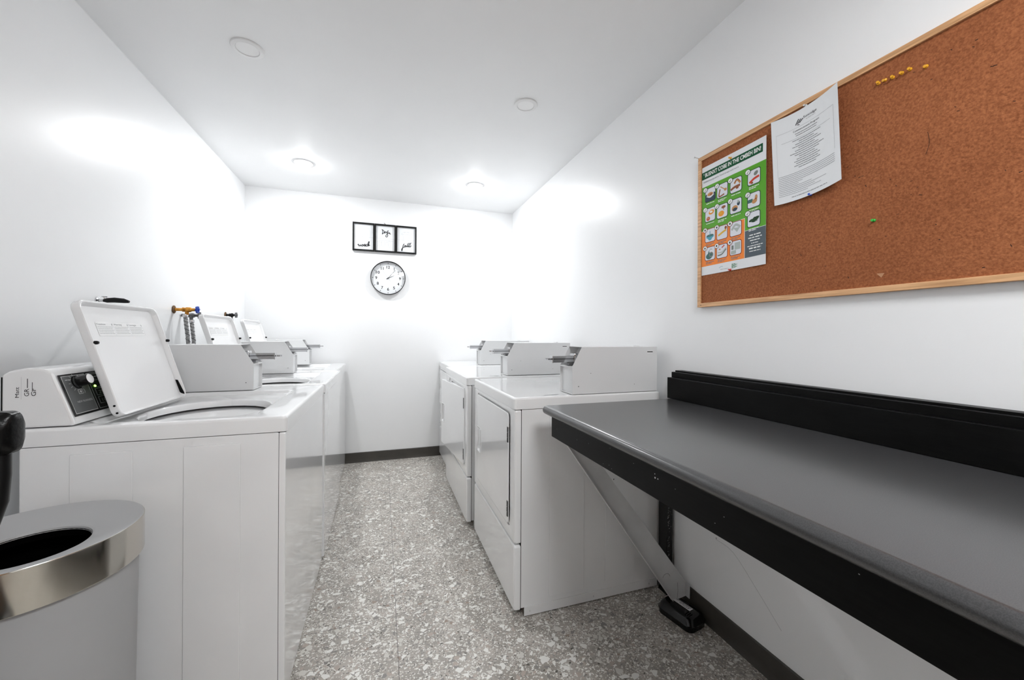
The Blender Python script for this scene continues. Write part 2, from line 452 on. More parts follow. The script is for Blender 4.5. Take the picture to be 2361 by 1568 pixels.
# ------------------------------------------------------------------ room shell
T = .1
struct(MB().box(XL - T, XR + T, YN - T, YB + T, -.1, 0, 'floor').build('floor'))
struct(MB().box(XL - T, XR + T, YN - T, YB + T, ZC, ZC + .1, 'ceiling').build('ceiling'))
struct(MB().box(XL - T, XL, YN, YB, 0, ZC, 'wall').build('wall_left'))
wr = MB().box(XR, XR + T, YN, YB, 0, ZC, 'wall')
wrf = Flat(lambda u, v, l: (XR - .0004 - l, u, v))
wrf.stroke([(1.23, .36), (1.15, .35), (1.05, .27), (.96, .19)], .0012, M['ink_soft'], 0)
wrf.ellipse(1.22, .40, .006, .009, 'ink_soft', 0); wrf.ellipse(1.23, .365, .003, .004, 'ink_soft', 0)
wr.add(wrf.mb.v, wrf.mb.f, 'ink_soft')
struct(wr.build('wall_right', fix=False))
struct(MB().box(XL - T, XR + T, YB, YB + T, 0, ZC, 'wall').build('wall_back'))
struct(MB().box(XL - T, XR + T, YN - T, YN, 0, ZC, 'wall').build('wall_front'))
BBH = .09
def baseboard(name, a, b, normal):
    # cove profile: a foot that flares slightly
    prof = [(0, 0), (.012, 0), (.009, .012), (.007, .03), (.006, BBH - .004), (.003, BBH), (0, BBH)]
    mb = MB(); rings = []
    for pnt in (a, b): rings.append([(pnt[0] + normal[0] * d, pnt[1] + normal[1] * d, h) for d, h in prof])
    mb.loft(rings, 'baseboard', True, True, smooth=False)
    return struct(mb.build(name))
baseboard('baseboard_back', (XL + .012, YB, 0), (XR - .012, YB, 0), (0, -1))
baseboard('baseboard_right', (XR, YN, 0), (XR, YB - .012, 0), (-1, 0))
baseboard('baseboard_left', (XL, YN, 0), (XL, YB - .012, 0), (1, 0))
# door behind the camera
dr = struct(MB().box(-.75, .1, YN, YN + .04, 0, 2.03, 'tan_wood', .004).build('door_1'))
hd = MB(); hd.tube([(.03, YN + .04, 1.0), (.03, YN + .09, 1.0), (-.08, YN + .09, 1.0)], .009, 'chrome'); hd.build('door_handle', dr)
tr = MB().box(-.82, -.752, YN, YN + .05, 0, 2.1, 'frame_black', .003).box(.102, .17, YN, YN + .05, 0, 2.1, 'frame_black', .003).box(-.752, .102, YN, YN + .05, 2.032, 2.1, 'frame_black', .003)
struct(tr.build('trim_1'))

# ------------------------------------------------------------------ ceiling lights
def downlight(x, y, lit, label):
    t = thing('ceiling_light', label, 'ceiling light', (x, y, ZC), 'recessed ceiling lights')
    r = MB().lathe([(.0635, 0), (.0635, -.003), (.061, -.006), (.046, -.008), (.0435, -.005)], (x, y, ZC), 'trimring', n=56)
    r.build('trim_ring', t)
    if lit:
        MB().lathe([(.0433, -.005), (.042, -.010), (.036, -.014), (.02, -.0165), (.001, -.017)], (x, y, ZC), 'diffuser_on', n=40, cap1=True).build('diffuser', t)
    else:
        MB().lathe([(.0433, -.0052), (.001, -.0048)], (x, y, ZC), 'diffuser_off', n=48, cap1=True).build('diffuser', t)
downlight(-.56, 1.989, False, 'unlit round ceiling light nearer the camera above the washers')
downlight(.731, 1.995, False, 'unlit round ceiling light nearer the camera above the dryers')
downlight(-.544, 3.19, True, 'glowing round ceiling light near the back wall above the washers')
downlight(.729, 3.2, True, 'glowing round ceiling light near the back wall above the dryers')
t = thing('fill_lamp', 'added square fill lamp over the unseen near end of the room', 'ceiling light', (.5, -.4, ZC))  # fill light added out of view to brighten the near end
MB().box(.2, .8, -.7, -.1, ZC - .04, ZC, 'trimring', .004).build('fill_housing', t)
MB().box(.22, .78, -.68, -.12, ZC - .046, ZC - .0402, 'lamp_panel').build('lamp_panel', t)

# ------------------------------------------------------------------ washers
SZ = .91           # deck height
def slab(x0, x1, y0, y1, r=.008, z0=.862, mb=None):
    """rings of a deck with rolled edges, without top centre"""
    return [[(px, py, z0) for px, py in rrect(x0 + .004, x1 - .004, y0 + .004, y1 - .004, .012)],
            [(px, py, z0) for px, py in rrect(x0, x1, y0, y1, .014)],
            [(px, py, SZ - .009) for px, py in rrect(x0, x1, y0, y1, .014)],
            [(px, py, SZ - .0035) for px, py in rrect(x0 + .002, x1 - .002, y0 + .002, y1 - .002, .013)],
            [(px, py, SZ - .0008) for px, py in rrect(x0 + .006, x1 - .006, y0 + .006, y1 - .006, .011)],
            [(px, py, SZ) for px, py in rrect(x0 + .012, x1 - .012, y0 + .012, y1 - .012, .008)]]

def coin_box(parent, xf, y0, w, sgn, tray_in=.5, marks=True, slot_far=False):
    """xf: x of the lower front edge; sgn +1 box extends to +x (dryers), -1 to -x (washers)"""
    X = lambda d: xf + sgn * d
    L, zb, z1, zt, dx = (.44, .912, 1.033, 1.118, .046) if sgn > 0 else (.335, .912, 1.031, 1.118, .052)
    y1 = y0 + w; e = .0022
    prof = [(X(0), zb), (X(0), z1), (X(dx), zt), (X(L), zt), (X(L), zb)]
    cbx = MB()
    cbx.prism(prof, 'y', y0, y0 + e, 'enamel2', .0006, 1)
    cbx.prism(prof, 'y', y1 - e, y1, 'enamel2', .0006, 1)
    ys = (y0 + e, y1 - e)
    cbx.prism([(X(dx + .001), zt - e), (X(dx - .001), zt), (X(L - .001), zt), (X(L - .001), zt - e)], 'y', *ys, 'enamel2')
    cbx.prism([(X(L - e), zb), (X(L), zb), (X(L), zt), (X(L - e), zt)], 'y', *ys, 'enamel2')
    cbx.prism([(X(0), zb), (X(L), zb), (X(L), zb + e), (X(0), zb + e)], 'y', *ys, 'enamel2')
    cbx.prism([(X(.012), zb + .001), (X(.014), zb + .001), (X(.014), z1 - .006), (X(.012), z1 - .006)], 'y', *ys, 'enamel2')   # vault door set back
    cbx.prism([(X(0), z1 - .006), (X(0), z1), (X(.052), z1 + .002), (X(.052), z1 - .005)], 'y', *ys, 'enamel2')           # ledge
    cbx.prism([(X(.050), z1), (X(dx + .052), zt - .002), (X(dx + .054), zt - .002), (X(.052), z1)], 'y', *ys, 'enamel2')    # set back slanted plate
    if marks:
        k = MB(); k.lathe([(.0001, 0), (.0022, 0), (.0022, .0008), (.0001, .001)], (X(.03), y0 - .0009, zb + .034), 'steel_dark', 'y', 12); cbx.add(k.v, k.f, 'steel_dark')
    for q in (.33, ):
        cbx.box(*sorted((X(L - .07), X(L - .082))), y0 + w * .3, y0 + w * .55, zt, zt + .004, 'enamel2')
    if sgn > 0 and marks:
        cbx.box(X(.385), X(.415), y0 - .0006, y0 + .0005, zt - .026, zt - .022, 'gasket'); cbx.box(X(.385), X(.415), y0 - .0004, y0 + .0005, zt - .030, zt - .026, 'sticker')
        for du, dz in ((.09, .09), (.315, .035)):
            k = MB(); k.lathe([(.0001, 0), (.0016, 0), (.0016, .0006), (.0001, .0008)], (X(du), y0 - .0007, zb + dz), 'steel_dark', 'y', 10); cbx.add(k.v, k.f, 'steel_dark')
    cb = cbx.build('coin_box', parent)
    # the coin slide: tray on two rails with a slotted end
    yc = y0 + w * .52; hw = .016
    s = MB()
    tip = -.075 + (1 - tray_in) * .012
    xa, xb = X(tip), X(.05)
    s.box(min(xa, xb), max(xa, xb), yc - hw, yc - hw + .003, 1.048, 1.076, 'chrome', .0006)
    s.box(min(xa, xb), max(xa, xb), yc + hw - .003, yc + hw, 1.048, 1.076, 'chrome', .0006)
    s.box(min(xa, xb), max(xa, xb), yc - hw, yc + hw, 1.062, 1.066, 'chrome', .0006)
    s.box(min(xa, X(tip - .004)), max(xa, X(tip - .004)), yc - hw - .002, yc + hw + .002, 1.046, 1.078, 'chrome', .001)
    # rounded tab past the end plate, with coin slots
    a, b = sorted((X(tip - .004), X(tip - .030)))
    s.prism(rrect(a, b, yc - hw + .002, yc + hw - .002, .006, n=3, m=1), 'z', 1.060, 1.066, 'chrome')
    for q in (-.009, -.018, -.025):
        aa, bb = sorted((X(tip + q), X(tip + q - .003))); s.box(aa, bb, yc - .009, yc + .009, 1.0655, 1.0665, 'gasket')
    s.box(min(X(.004), X(.048)), max(X(.004), X(.048)), yc - .026, yc + .026, 1.036, 1.047, 'steel_dark', .002)
    s.box(min(X(.032), X(.05)), max(X(.032), X(.05)), yc - .024, yc + .024, 1.046, 1.088, 'chrome', .004)
    s.build('coin_slide', cb)
    return cb

def washer(xf, y0, W, box_off, box_w, label, lid_near=.100, lid_far=.525, hinge_back=.478):
    D = .645; y1 = y0 + W; xb = xf - D
    t = thing('washing_machine', label, 'washing machine', (xf - D / 2, (y0 + y1) / 2, 0), 'top loading washers along the left wall')
    g = .0025
    b = MB().box(xb + .018, xf - .019, y0 + g, y1 - g, .022, .860, 'enamel', .003)
    for sgn, yy in ((-1, y0 + g), (1, y1 - g)):
        for xa, xc in ((-.523, -.385), (-.266, -.122)):
            a, c = sorted((yy, yy + sgn * .0028))
            b.box(xf + xa, xf + xc, a, c, .07, .834, 'enamel', .0018)
    b.box(xb + .05, xf - .05, y0 + .03, y1 - .03, .0, .024, 'gasket')
    b.box(xf - .024, xf - .0165, y0 + .0035, y1 - .0035, .012, .862, 'gasket')
    b.build('cabinet', t)
    fr = [[(xf - .018, a, z) for a, z in rrect(y0 + .001, y1 - .001, .008, .8595, .006)],
          [(xf - .006, a, z) for a, z in rrect(y0 + .001, y1 - .001, .008, .8595, .006)],
          [(xf - .001, a, z) for a, z in rrect(y0 + .003, y1 - .003, .010, .8585, .006)],
          [(xf, a, z) for a, z in rrect(y0 + .008, y1 - .008, .015, .855, .006)]]
    MB().loft(fr, 'enamel', True, True).build('front_panel', t)
    # deck with lid recess and tub opening
    rx0, rx1, ry0, ry1 = xf - .520, xf - .100, y0 + .050, y0 + .655
    ox, oy, orx, ory = xf - .305, y0 + .305, .185, .215
    rings = slab(xb - .002, xf + .004, y0, y1)
    rings += [[(px, py, SZ) for px, py in rrect(rx0 - .008, rx1 + .008, ry0 - .008, ry1 + .008, .05)],
              [(px, py, SZ - .003) for px, py in rrect(rx0, rx1, ry0, ry1, .045)],
              [(px, py, SZ - .013) for px, py in rrect(rx0 + .008, rx1 - .008, ry0 + .008, ry1 - .008, .04)],
              [(px, py, SZ - .016) for px, py in rrect(rx0 + .016, rx1 - .016, ry0 + .016, ry1 - .016, .04)]]
    for k, (d, z) in enumerate(((.012, .0165), (.004, .0185), (0, .024), (0, .042))):
        rings.append([(px, py, SZ - z) for px, py in rrect(ox - orx - d, ox + orx + d, oy - ory - d, oy + ory + d, orx + d, ory + d)])
    mb = MB().loft(rings, 'enamel')
    mb.build('deck', t)
    tub = MB()
    el = lambda k, z: [(px, py, SZ - z) for px, py in rrect(ox - orx * k, ox + orx * k, oy - ory * k, oy + ory * k, orx * k, ory * k)]
    tub.loft([el(1.0, .042), el(1.06, .043), el(1.06, .068), el(1.03, .070)], 'tubdark')
    tub.loft([el(1.03, .070), el(.955, .068), el(.93, .074), el(.93, .095), el(.96, .10)], 'tubwhite')
    tub.loft([el(.96, .10), el(.99, .12), el(.99, .50)], 'drum', False, True)
    ag = MB().lathe([(.055, 0), (.045, .05), (.03, .2), (.028, .36), (.02, .37), (.001, .372)], (ox, oy, SZ - .5), 'tubwhite', n=24)
    tub.add(ag.v, ag.f, 'tubwhite', True)
    tub.build('tub', t)
    # lid, open, leaning back
    hx, hz = xf - hinge_back, SZ + .002
    ly0, ly1, Ln = y0 + lid_near, y0 + lid_far, .366
    ang = math.radians(107)       # from +x
    ax, az = math.cos(ang), math.sin(ang)      # along the lid
    nx, nz = math.sin(ang), -math.cos(ang)     # towards the room (underside of the lid)
    def lp(u, y, d): return (hx + ax * u + nx * d, y, hz + az * u + nz * d)
    def lring(i, d, r, taper=0):
        P = rrect(0 + i * .2, Ln - i, ly0 + i, ly1 - i, r)
        return [lp(u, y, d) for u, y in P]
    lid = MB()
    lid.loft([lring(.010, -.004, .02), lring(.003, -.003, .024), lring(0, .002, .026), lring(0, .018, .026), lring(.002, .020, .026), lring(.006, .020, .022),
              lring(.010, .016, .02), lring(.014, .005, .02), lring(.03, .002, .016), lring(.05, .0015, .012)], 'lidwhite', True, True)
    lo = lid.build('lid', t)
    for u in (.035, .012):
        k = MB(); q = MB().lathe([(.0001, 0), (.0032, 0), (.0032, .0012), (.0001, .0016)], (0, 0, 0), 'gasket', 'y', 12)
        k.add([Vector(lp(u, ly0, .012)) + Vector((v.x, -v.y, v.z)) for v in q.v], q.f, 'gasket', True); k.build('screw', lo)
    for yy in (ly0 + .006, ly1 - .006):
        k = MB(); q = MB().lathe([(.0055, 0), (.0055, .006), (.004, .010), (.0001, .0105)], (0, 0, 0), 'rubber', 'x', 16, cap0=True)
        k.add([Vector(lp(.232, yy, .019)) + v for v in q.v], q.f, 'rubber', True); k.build('rubber_bumper', lo)
    hg = MB()
    P = [lp(.005, ly1 - .014, .003), lp(.005, ly1 - .014, .018), lp(.07, ly1 - .014, .012), lp(.075, ly1 - .014, .003)]
    P2 = [(p[0], p[1] + .007, p[2]) for p in P]
    hg.add(P + P2, [(0, 1, 2, 3), (7, 6, 5, 4), (0, 4, 5, 1), (1, 5, 6, 2), (2, 6, 7, 3), (3, 7, 4, 0)], 'gasket')
    hg.build('hinge', lo)
    # instruction sticker
    fl = Flat(lambda u, v, l: lp(v, u, .0022 + l), .00025)
    sy0, sy1, sv0, sv1 = ly0 + .075, ly1 - .10, Ln - .108, Ln - .062
    fl.rr(sy0, sy1, sv0, sv1, .003, 'sticker', 0)
    w3 = (sy1 - sy0) / 3
    for i in range(3):
        a = sy0 + i * w3 + .004; bb = sy0 + (i + 1) * w3 - .004
        fl.text(['Caution', 'Warning', 'Lavage'][i], a, sv1 - .010, .006, 'ink_mid', 1, width=(bb - a) * .55)
        fl.ellipse(bb - .002, sv1 - .008, .0015, .004, 'ink_mid', 1)
        for j in range(5): fl.greek(a, bb - (.006 if j % 2 else 0), sv1 - .017 - j * .0055, .0014, 'ink_soft', 1, seed=i * 9 + j)
        if i: fl.rect(sy0 + i * w3 - .0006, sy0 + i * w3 + .0006, sv0, sv1, 'iconbg', 1)
    st = fl.build('instruction_sticker', lo)
    # console on the near half of the deck, against the back
    cy0, cy1 = y0 + .010, y0 + box_off - .02
    xk = xf - .668
    pf = [(xk, SZ + .002), (xk, 1.055), (xk + .014, 1.066), (xk + .05, 1.074), (xk + .088, 1.070), (xk + .102, 1.058), (xk + .148, SZ + .012), (xk + .148, SZ + .002)]
    co = MB().prism(pf, 'y', cy0, cy1, 'enamel', .006, 3)
    # lettering printed on the end of the console
    fe = Flat(lambda u, v, l: (u, cy0 - .0005 - l, v), .0002)
    fe.text('Matt', xk + .036, .995, .008, 'ink', 0, width=.028, rot=PI / 2)
    fe.rect(xk + .040, xk + .0405, .99, 1.05, 'ink_soft', 0)
    fe.text('GR', xk + .056, .998, .010, 'ink', 0, width=.020, rot=PI / 2); fe.rect(xk + .052, xk + .0535, 1.02, 1.045, 'ink', 0)
    fe.text('Gr', xk + .070, .998, .010, 'ink', 0, width=.020, rot=PI / 2); fe.rect(xk + .062, xk + .0632, 1.01, 1.035, 'ink', 0)
    for q, mi in zip(fe.mb.f, fe.mb.mi): pass
    co.box(xk - .0010, xk - .0002, cy0 + .002, cy1 - .002, SZ + .003, 1.05, 'gasket')
    co2 = co.build('control_console', t)
    fe.build('console_lettering', co2)
    # sloping panel
    a0 = Vector((xk + .1035, 0, 1.0585)); a1 = Vector((xk + .1485, 0, SZ + .013)); dv = (a0 - a1); Lp = dv.length; dv.normalize()
    nv = Vector((-dv.z, 0, dv.x)); nv = nv if nv.x > 0 else -nv
    cyP = cy0 + .010
    def pm(u, v, l):
        p = a1 + dv * v + nv * (.0012 + l); return (p.x, cyP + u, p.z)
    fp = Flat(pm, .0003)
    PWd = min(.36, cy1 - cyP - .02); v0, v1 = .012, Lp - .008
    fp.rect(0, PWd, v0, v1, 'panelblack', 0)
    fp.rect(.008, .098, v0 + .006, v1 - .005, 'print_light', 1); fp.rect(.0095, .0965, v0 + .0075, v1 - .0065, 'panelgrey', 2)
    fp.rect(.105, PWd - .01, v0 + .006, v1 - .005, 'print_mid', 1); fp.rect(.1065, PWd - .0115, v0 + .0075, v1 - .0065, 'panelblack', 2)
    for j, vv in enumerate((.020, .046)):
        fp.rect(.116, .158, vv + v0, vv + v0 + .022, 'print_mid', 3); fp.rect(.1172, .1568, vv + v0 + .0012, vv + v0 + .0208, 'panelblack', 4)
        fp.text(('10', '25')[j], .127, vv + v0 + .005, .010, 'print_mid', 5, width=.02)
    fp.rect(.116, .158, .072 + v0, .073 + v0, 'print_mid', 3); fp.rect(.116, .158, .093 + v0, .0937 + v0, 'print_mid', 3)
    fp.greek(.116, .2, .104 + v0, .002, 'print_mid', 3, 3); fp.greek(.116, .19, .112 + v0, .002, 'print_mid', 3, 4)
    fp.text('NEW RUNNERS', .03, v0 + .036, .006, 'print_light', 3, width=.06)
    fp.rr(.048, .066, v0 + .06, v0 + .074, .002, 'print_light', 3); fp.rr(.0495, .0645, v0 + .0615, v0 + .0725, .002, 'panelgrey', 4); fp.ellipse(.057, v0 + .067, .004, .0035, 'print_light', 5)
    fp.stroke([(.071, v0 + .061), (.074, v0 + .067), (.071, v0 + .073)], .0015, 'print_light', 3)
    for tt in range(7):
        an = PI * (.1 + .8 * tt / 6) + PI * .5
        fp.stroke([(.06 + .027 * math.cos(an), v0 + .094 + .022 * math.sin(an)), (.06 + .034 * math.cos(an), v0 + .094 + .028 * math.sin(an))], .0014, 'print_light', 3, 1)
    fp.greek(.018, .045, v1 - .018, .002, 'print_light', 3, 5)
    fp.build('control_panel', co2)
    # knob
    kc = Vector(pm(.058, v0 + .096, 0)); kb = MB()
    q = MB().lathe([(.020, .0), (.020, .004), (.0165, .006), (.015, .030), (.014, .032)], (0, 0, 0), 'blackgloss', 'z', 28)
    q2 = MB().lathe([(.014, .032), (.012, .0335), (.0001, .0338)], (0, 0, 0), 'lidwhite', 'z', 28)
    Rm = nv.to_track_quat('Z', 'Y').to_matrix()
    kb.add([kc + Rm @ v for v in q.v], q.f, 'blackgloss', True); kb.add([kc + Rm @ v for v in q2.v], q2.f, 'lidwhite', True)
    kb.build('dial_knob', co2)
    lc = Vector(pm(.122, v0 + .076, .0)); q = MB().lathe([(.0036, 0), (.0034, .0015), (.002, .003), (.0001, .0035)], (0, 0, 0), 'led', 'z', 16)
    lb = MB(); lb.add([lc + Rm @ v for v in q.v], q.f, 'led', True); lb.build('indicator_light', co2)
    coin_box(t, xf - .268, y0 + box_off, box_w, -1)
    return t

washer(-.285, 1.400, .835, .675, .138, 'nearest white top loading washer, lid open, beside the grey trash can')
washer(-.279, 2.250, .780, .640, .130, 'middle white top loading washer with open lid, below the brass water tap', .085, .50)
washer(-.305, 3.045, .770, .610, .130, 'farthest white top loading washer with open lid, against the back wall', .06, .46, .50)

# ------------------------------------------------------------------ dryers
def dryer(xf, y0, W, box_off, box_w, door_open, label, sticker=True):
    D = .718; y1 = y0 + W; xb = xf + D
    t = thing('clothes_dryer', label, 'dryer', (xf + D / 2, (y0 + y1) / 2, 0), 'white front loading dryers along the right wall')
    g = .003
    b = MB()
    # hollow cabinet: two sides, back, bottom
    for sgn, ya, yc in ((-1, y0 + g, y0 + g + .01), (1, y1 - g - .01, y1 - g)):
        b.box(xf + .031, xb, ya, yc, .038, .860, 'enamel', .002)
        yy = ya if sgn < 0 else yc
        a, c = sorted((yy, yy + sgn * .0028))
        b.box(xf + .157, xf + .322, a, c, .062, .90 - .045, 'enamel', .0018)
        b.box(xf + .428, xf + .582, a, c, .075, .90 - .045, 'enamel', .0018)
        b.box(xf + .045, xb - .012, a, c, .004, .042, 'enamel', .001)
        for sx in (.07, .37, .66):
            q = MB().lathe([(.0001, 0), (.004, 0), (.004, .0015), (.0001, .002)], (0, 0, 0), 'hinge', 'y', 12)
            b.add([Vector((xf + sx, yy + sgn * (.0028 + v.y), .022 + v.z)) for v in q.v], q.f, 'hinge', True)
    b.box(xb - .008, xb, y0 + g + .01, y1 - g - .01, .038, .860, 'enamel')
    b.box(xf + .031, xb - .01, y0 + g + .01, y1 - g - .01, .038, .05, 'enamel')
    for fx in (xf + .08, xb - .08):
        for fy in (y0 + .06, y1 - .06): b.lathe([(.02, 0), (.02, .038)], (fx, fy, 0), 'rubber', n=12, cap0=True)
    b.box(xf + .027, xf + .033, y0 + g + .001, y1 - g - .001, .03, .861, 'gasket')
    for face in []: pass
    b.build('cabinet', t)
    dy0, dy1, dz0, dz1 = y0 + .064, y0 + .064 + min(.585, W - .13), .36, .836
    # upper front panel with the drum opening
    hy0, hy1, hz0, hz1 = dy0 + .03, dy1 - .03, dz0 + .03, dz1 - .012
    R = lambda x, a0, a1, c0, c1, r: [(x, a, z) for a, z in rrect(a0, a1, c0, c1, r)]
    up = MB().loft([R(xf + .028, y0 + .001, y1 - .001, .306, .8595, .010), R(xf + .010, y0 + .001, y1 - .001, .306, .8595, .010),
                    R(xf + .003, y0 + .004, y1 - .004, .308, .858, .010), R(xf, y0 + .012, y1 - .012, .314, .854, .010),
                    R(xf, dy0 - .006, dy1 + .006, dz0 - .006, dz1 + .006, .022), R(xf + .004, dy0 - .004, dy1 + .004, dz0 - .004, dz1 + .004, .021),
                    R(xf + .004, hy0, hy1, hz0, hz1, .05), R(xf + .035, hy0 + .003, hy1 - .003, hz0 + .003, hz1 - .003, .05)], 'enamel')
    up.build('front_panel', t)
    cy, cz = (hy0 + hy1) / 2, (hz0 + hz1) / 2
    dm = MB().loft([R(xf + .034, hy0 - .01, hy1 + .01, hz0 - .01, hz1 + .01, .05), R(xf + .06, cy - .26, cy + .26, cz - .22, cz + .22, .2), R(xf + .5, cy - .26, cy + .26, cz - .22, cz + .22, .2)], 'drum', False, True)
    dm.build('drum', t)
    MB().loft([R(xf + .028, y0 + .001, y1 - .001, .030, .300, .010), R(xf + .010, y0 + .001, y1 - .001, .030, .300, .010),
               R(xf + .003, y0 + .004, y1 - .004, .032, .298, .010), R(xf, y0 + .012, y1 - .012, .038, .292, .010)], 'enamel', True, True).build('lower_panel', t)
    # door, built about its hinge line, rotated when it stands open
    hx, hy = xf - .002, dy0 + .002
    ca, sa = math.cos(door_open), math.sin(door_open)
    def dp(y, z, d):   # y across from hinge, d outwards (towards -x)
        return (hx - sa * y - ca * d, hy + ca * y - sa * d, z)
    wd = dy1 - dy0 - .003
    def dr_(i, d, r): return [dp(a, z, d) for a, z in rrect(i, wd - i, dz0 + .001 + i, dz1 - .001 - i, r)]
    dm = MB()
    # door slab with pressed grip hole: rings inward to the grip recess
    gy0, gy1, gz0, gz1 = wd - .098, wd - .022, .528, .658
    GR = lambda i, d, r: [dp(a, z, d) for a, z in rrect(gy0 + i, gy1 - i, gz0 + i, gz1 - i, r)]
    th = .004 if door_open == 0 else .018
    dm.loft([dr_(.003, -th if door_open else 0.001, .02), dr_(0, -th + .003 if door_open else .001, .022), dr_(0, .003, .022), dr_(.0015, .0045, .021), dr_(.005, .005, .018),
             GR(-.006, .005, .012), GR(-.002, .008, .011), GR(.003, .006, .009), GR(.012, -.002 if door_open == 0 else -.010, .006)], 'enamel', True, True)
    do = dm.build('door', t)
    dh = MB()
    dh.loft([[dp(a, z, .0062) for a, z in rrect(gy0 + .004, gy0 + .020, gz0 + .004, gz1 - .004, .003)], [dp(a, z, .0085) for a, z in rrect(gy0 + .006, gy0 + .017, gz0 + .006, gz1 - .006, .003)]], 'enamel2', True, True)
    dh.build('door_handle', do)
    for z0, z1 in ((.710, .776), (.394, .460)):
        h = MB()
        h.box(hx - .007, hx + .001, hy + .001, hy + .014, z0, z1, 'hinge', .001)
        h.box(hx - .009, hx - .006, hy + .003, hy + .010, z0 + .02, z0 + .024, 'chrome'); h.box(hx - .009, hx - .006, hy + .003, hy + .010, z1 - .024, z1 - .02, 'chrome')
        h.build('hinge', do)
    # deck
    rings = slab(xf - .004, xb + .002, y0 - .001, y1 + .001)
    mb = MB().loft(rings, 'enamel', True, True)
    if sticker:
        f = Flat(lambda u, v, l: (u, v, SZ + .0004 + l)); f.ellipse(xf + .16, y0 + .035, .018, .006, 'ink_soft', 0); f.ellipse(xf + .195, y0 + .04, .018, .007, 'ink_soft', 1); f.ellipse(xf + .195, y0 + .04, .012, .004, 'iconbg', 2)
        mb.add(f.mb.v, f.mb.f, 'ink_soft')
    mb.build('deck', t)
    coin_box(t, xf + .265, y0 + box_off, box_w, 1)
    return t

dryer(.521, 1.530, .735, .008, .125, 0, 'nearest white dryer with closed door, beside the black counter')
dryer(.493, 2.345, .815, .035, .150, math.radians(5.5), 'middle white dryer with its door standing ajar')
dryer(.535, 3.180, .660, .085, .150, 0, 'farthest white dryer, in the corner by the back wall', sticker=False)

# ------------------------------------------------------------------ folding counter
CZ, CXF, CY1, CY0 = .897, .592, 1.405, -.45
t = thing('folding_counter', 'long dark grey laminate counter with black apron and backsplash along the right wall', 'counter', (.93, .5, CZ))
n = 8; prof = []
prof += [(XR - .001, CZ - .033), (XR - .001, CZ)]
rad = .0165
for k in range(n + 1):
    a = PI / 2 + PI * k / n
    prof.append((CXF + rad + rad * math.cos(a), CZ - rad + rad * math.sin(a)))
cm = MB().prism(prof[::-1], 'y', CY0, CY1, 'laminate')
for i in range(len(cm.sm)): cm.sm[i] = True
cm.build('worktop', t)
ap = MB().box(.625, .645, CY0 + .01, CY1 - .01, .779, CZ - .0332, 'blackwood', .0012)
f = Flat(lambda u, v, l: (.6246 - l, u, v))
for u, v, r in ((.789, .838, .0012), (.788, .829, .002), (.778, .8295, .0014)): f.ellipse(u, v, r, r, 'sticker', 0, 10)
rd = random.Random(3)
for k in range(12):
    u, v = rd.uniform(.35, 1.35), rd.uniform(.785, .855); f.ellipse(u, v, .0012, .0007, 'ink_soft', 0, 8)
ap.add(f.mb.v, f.mb.f, 'ink_soft')
for i, (u, v) in enumerate(()): pass
apo = ap.build('apron', t, fix=False)
f2 = Flat(lambda u, v, l: (.6242 - l, u, v))
for u, v, r in ((.789, .838, .0013), (.788, .829, .0021), (.778, .8295, .0015)): f2.ellipse(u, v, r, r, 'sticker', 0, 10)
f2.build('screw_caps', apo)
sp = MB().box(1.190, 1.212, CY0, CY1 + .02, CZ + .0002, .988, 'blackwood', .0015)
sp.box(1.2122, 1.232, CY0, CY1 + .02, CZ + .0002, 1.011, 'blackwood', .0015)
sp.box(1.2322, XR - .0005, CY0, CY1 + .02, CZ + .0002, 1.017, 'blackwood', .001)
sp.build('backsplash', t)
# cleat under the top at the wall
MB().box(1.235, XR - .0005, CY0 + .02, CY1 - .01, .80, CZ - .0335, 'blackwood').build('wall_cleat', t)

# upright under the counter end
up = MB().box(1.223, 1.2555, 1.462, 1.518, .0, .862, 'blackgloss', .002)
f = Flat(lambda u, v, l: (u, 1.4616 - l, v)); f3 = Flat(lambda u, v, l: (1.2226 - l, u, v))
rd = random.Random(11)
for k in range(46):
    v = rd.choice([rd.uniform(.16, .42), rd.uniform(.32, .42)]); u = rd.uniform(1.226, 1.236) if rd.random() < .7 else rd.uniform(1.226, 1.25)
    w = rd.uniform(.0008, .003); f.poly([(u, v), (u + w, v + .001), (u + w, v + .0035), (u, v + .002)], 'bracket', 0)  # small pale flecks painted on the near face of the post
up.add(f.mb.v, f.mb.f, 'bracket')
up.add([Vector((1.2515, 1.461, .1)), Vector((1.2545, 1.461, .1)), Vector((1.2545, 1.461, .86)), Vector((1.2515, 1.461, .86))], [(0, 1, 2, 3)], 'steel_dark')
tag(recenter(up.build('upright_post', fix=False), (1.24, 1.49, 0)), 'black pale flecked upright post between the near dryer and the wall under the counter', 'post')

# diagonal bracket: pressed steel channel
YBk = 1.36
br = MB()
pu = [(.645, .786), (.672, .777), (1.168, .060), (1.222, .062), (1.222, .135), (.725, .777)]
# web facing the camera, foot cut square at the wall
prf = [(.654, .778), (1.163, .062), (1.185, .052), (1.238, .060), (1.238, .118), (1.214, .150), (.732, .778)]
br.prism(prf, 'y', YBk, YBk + .003, 'bracket', .0008, 1)
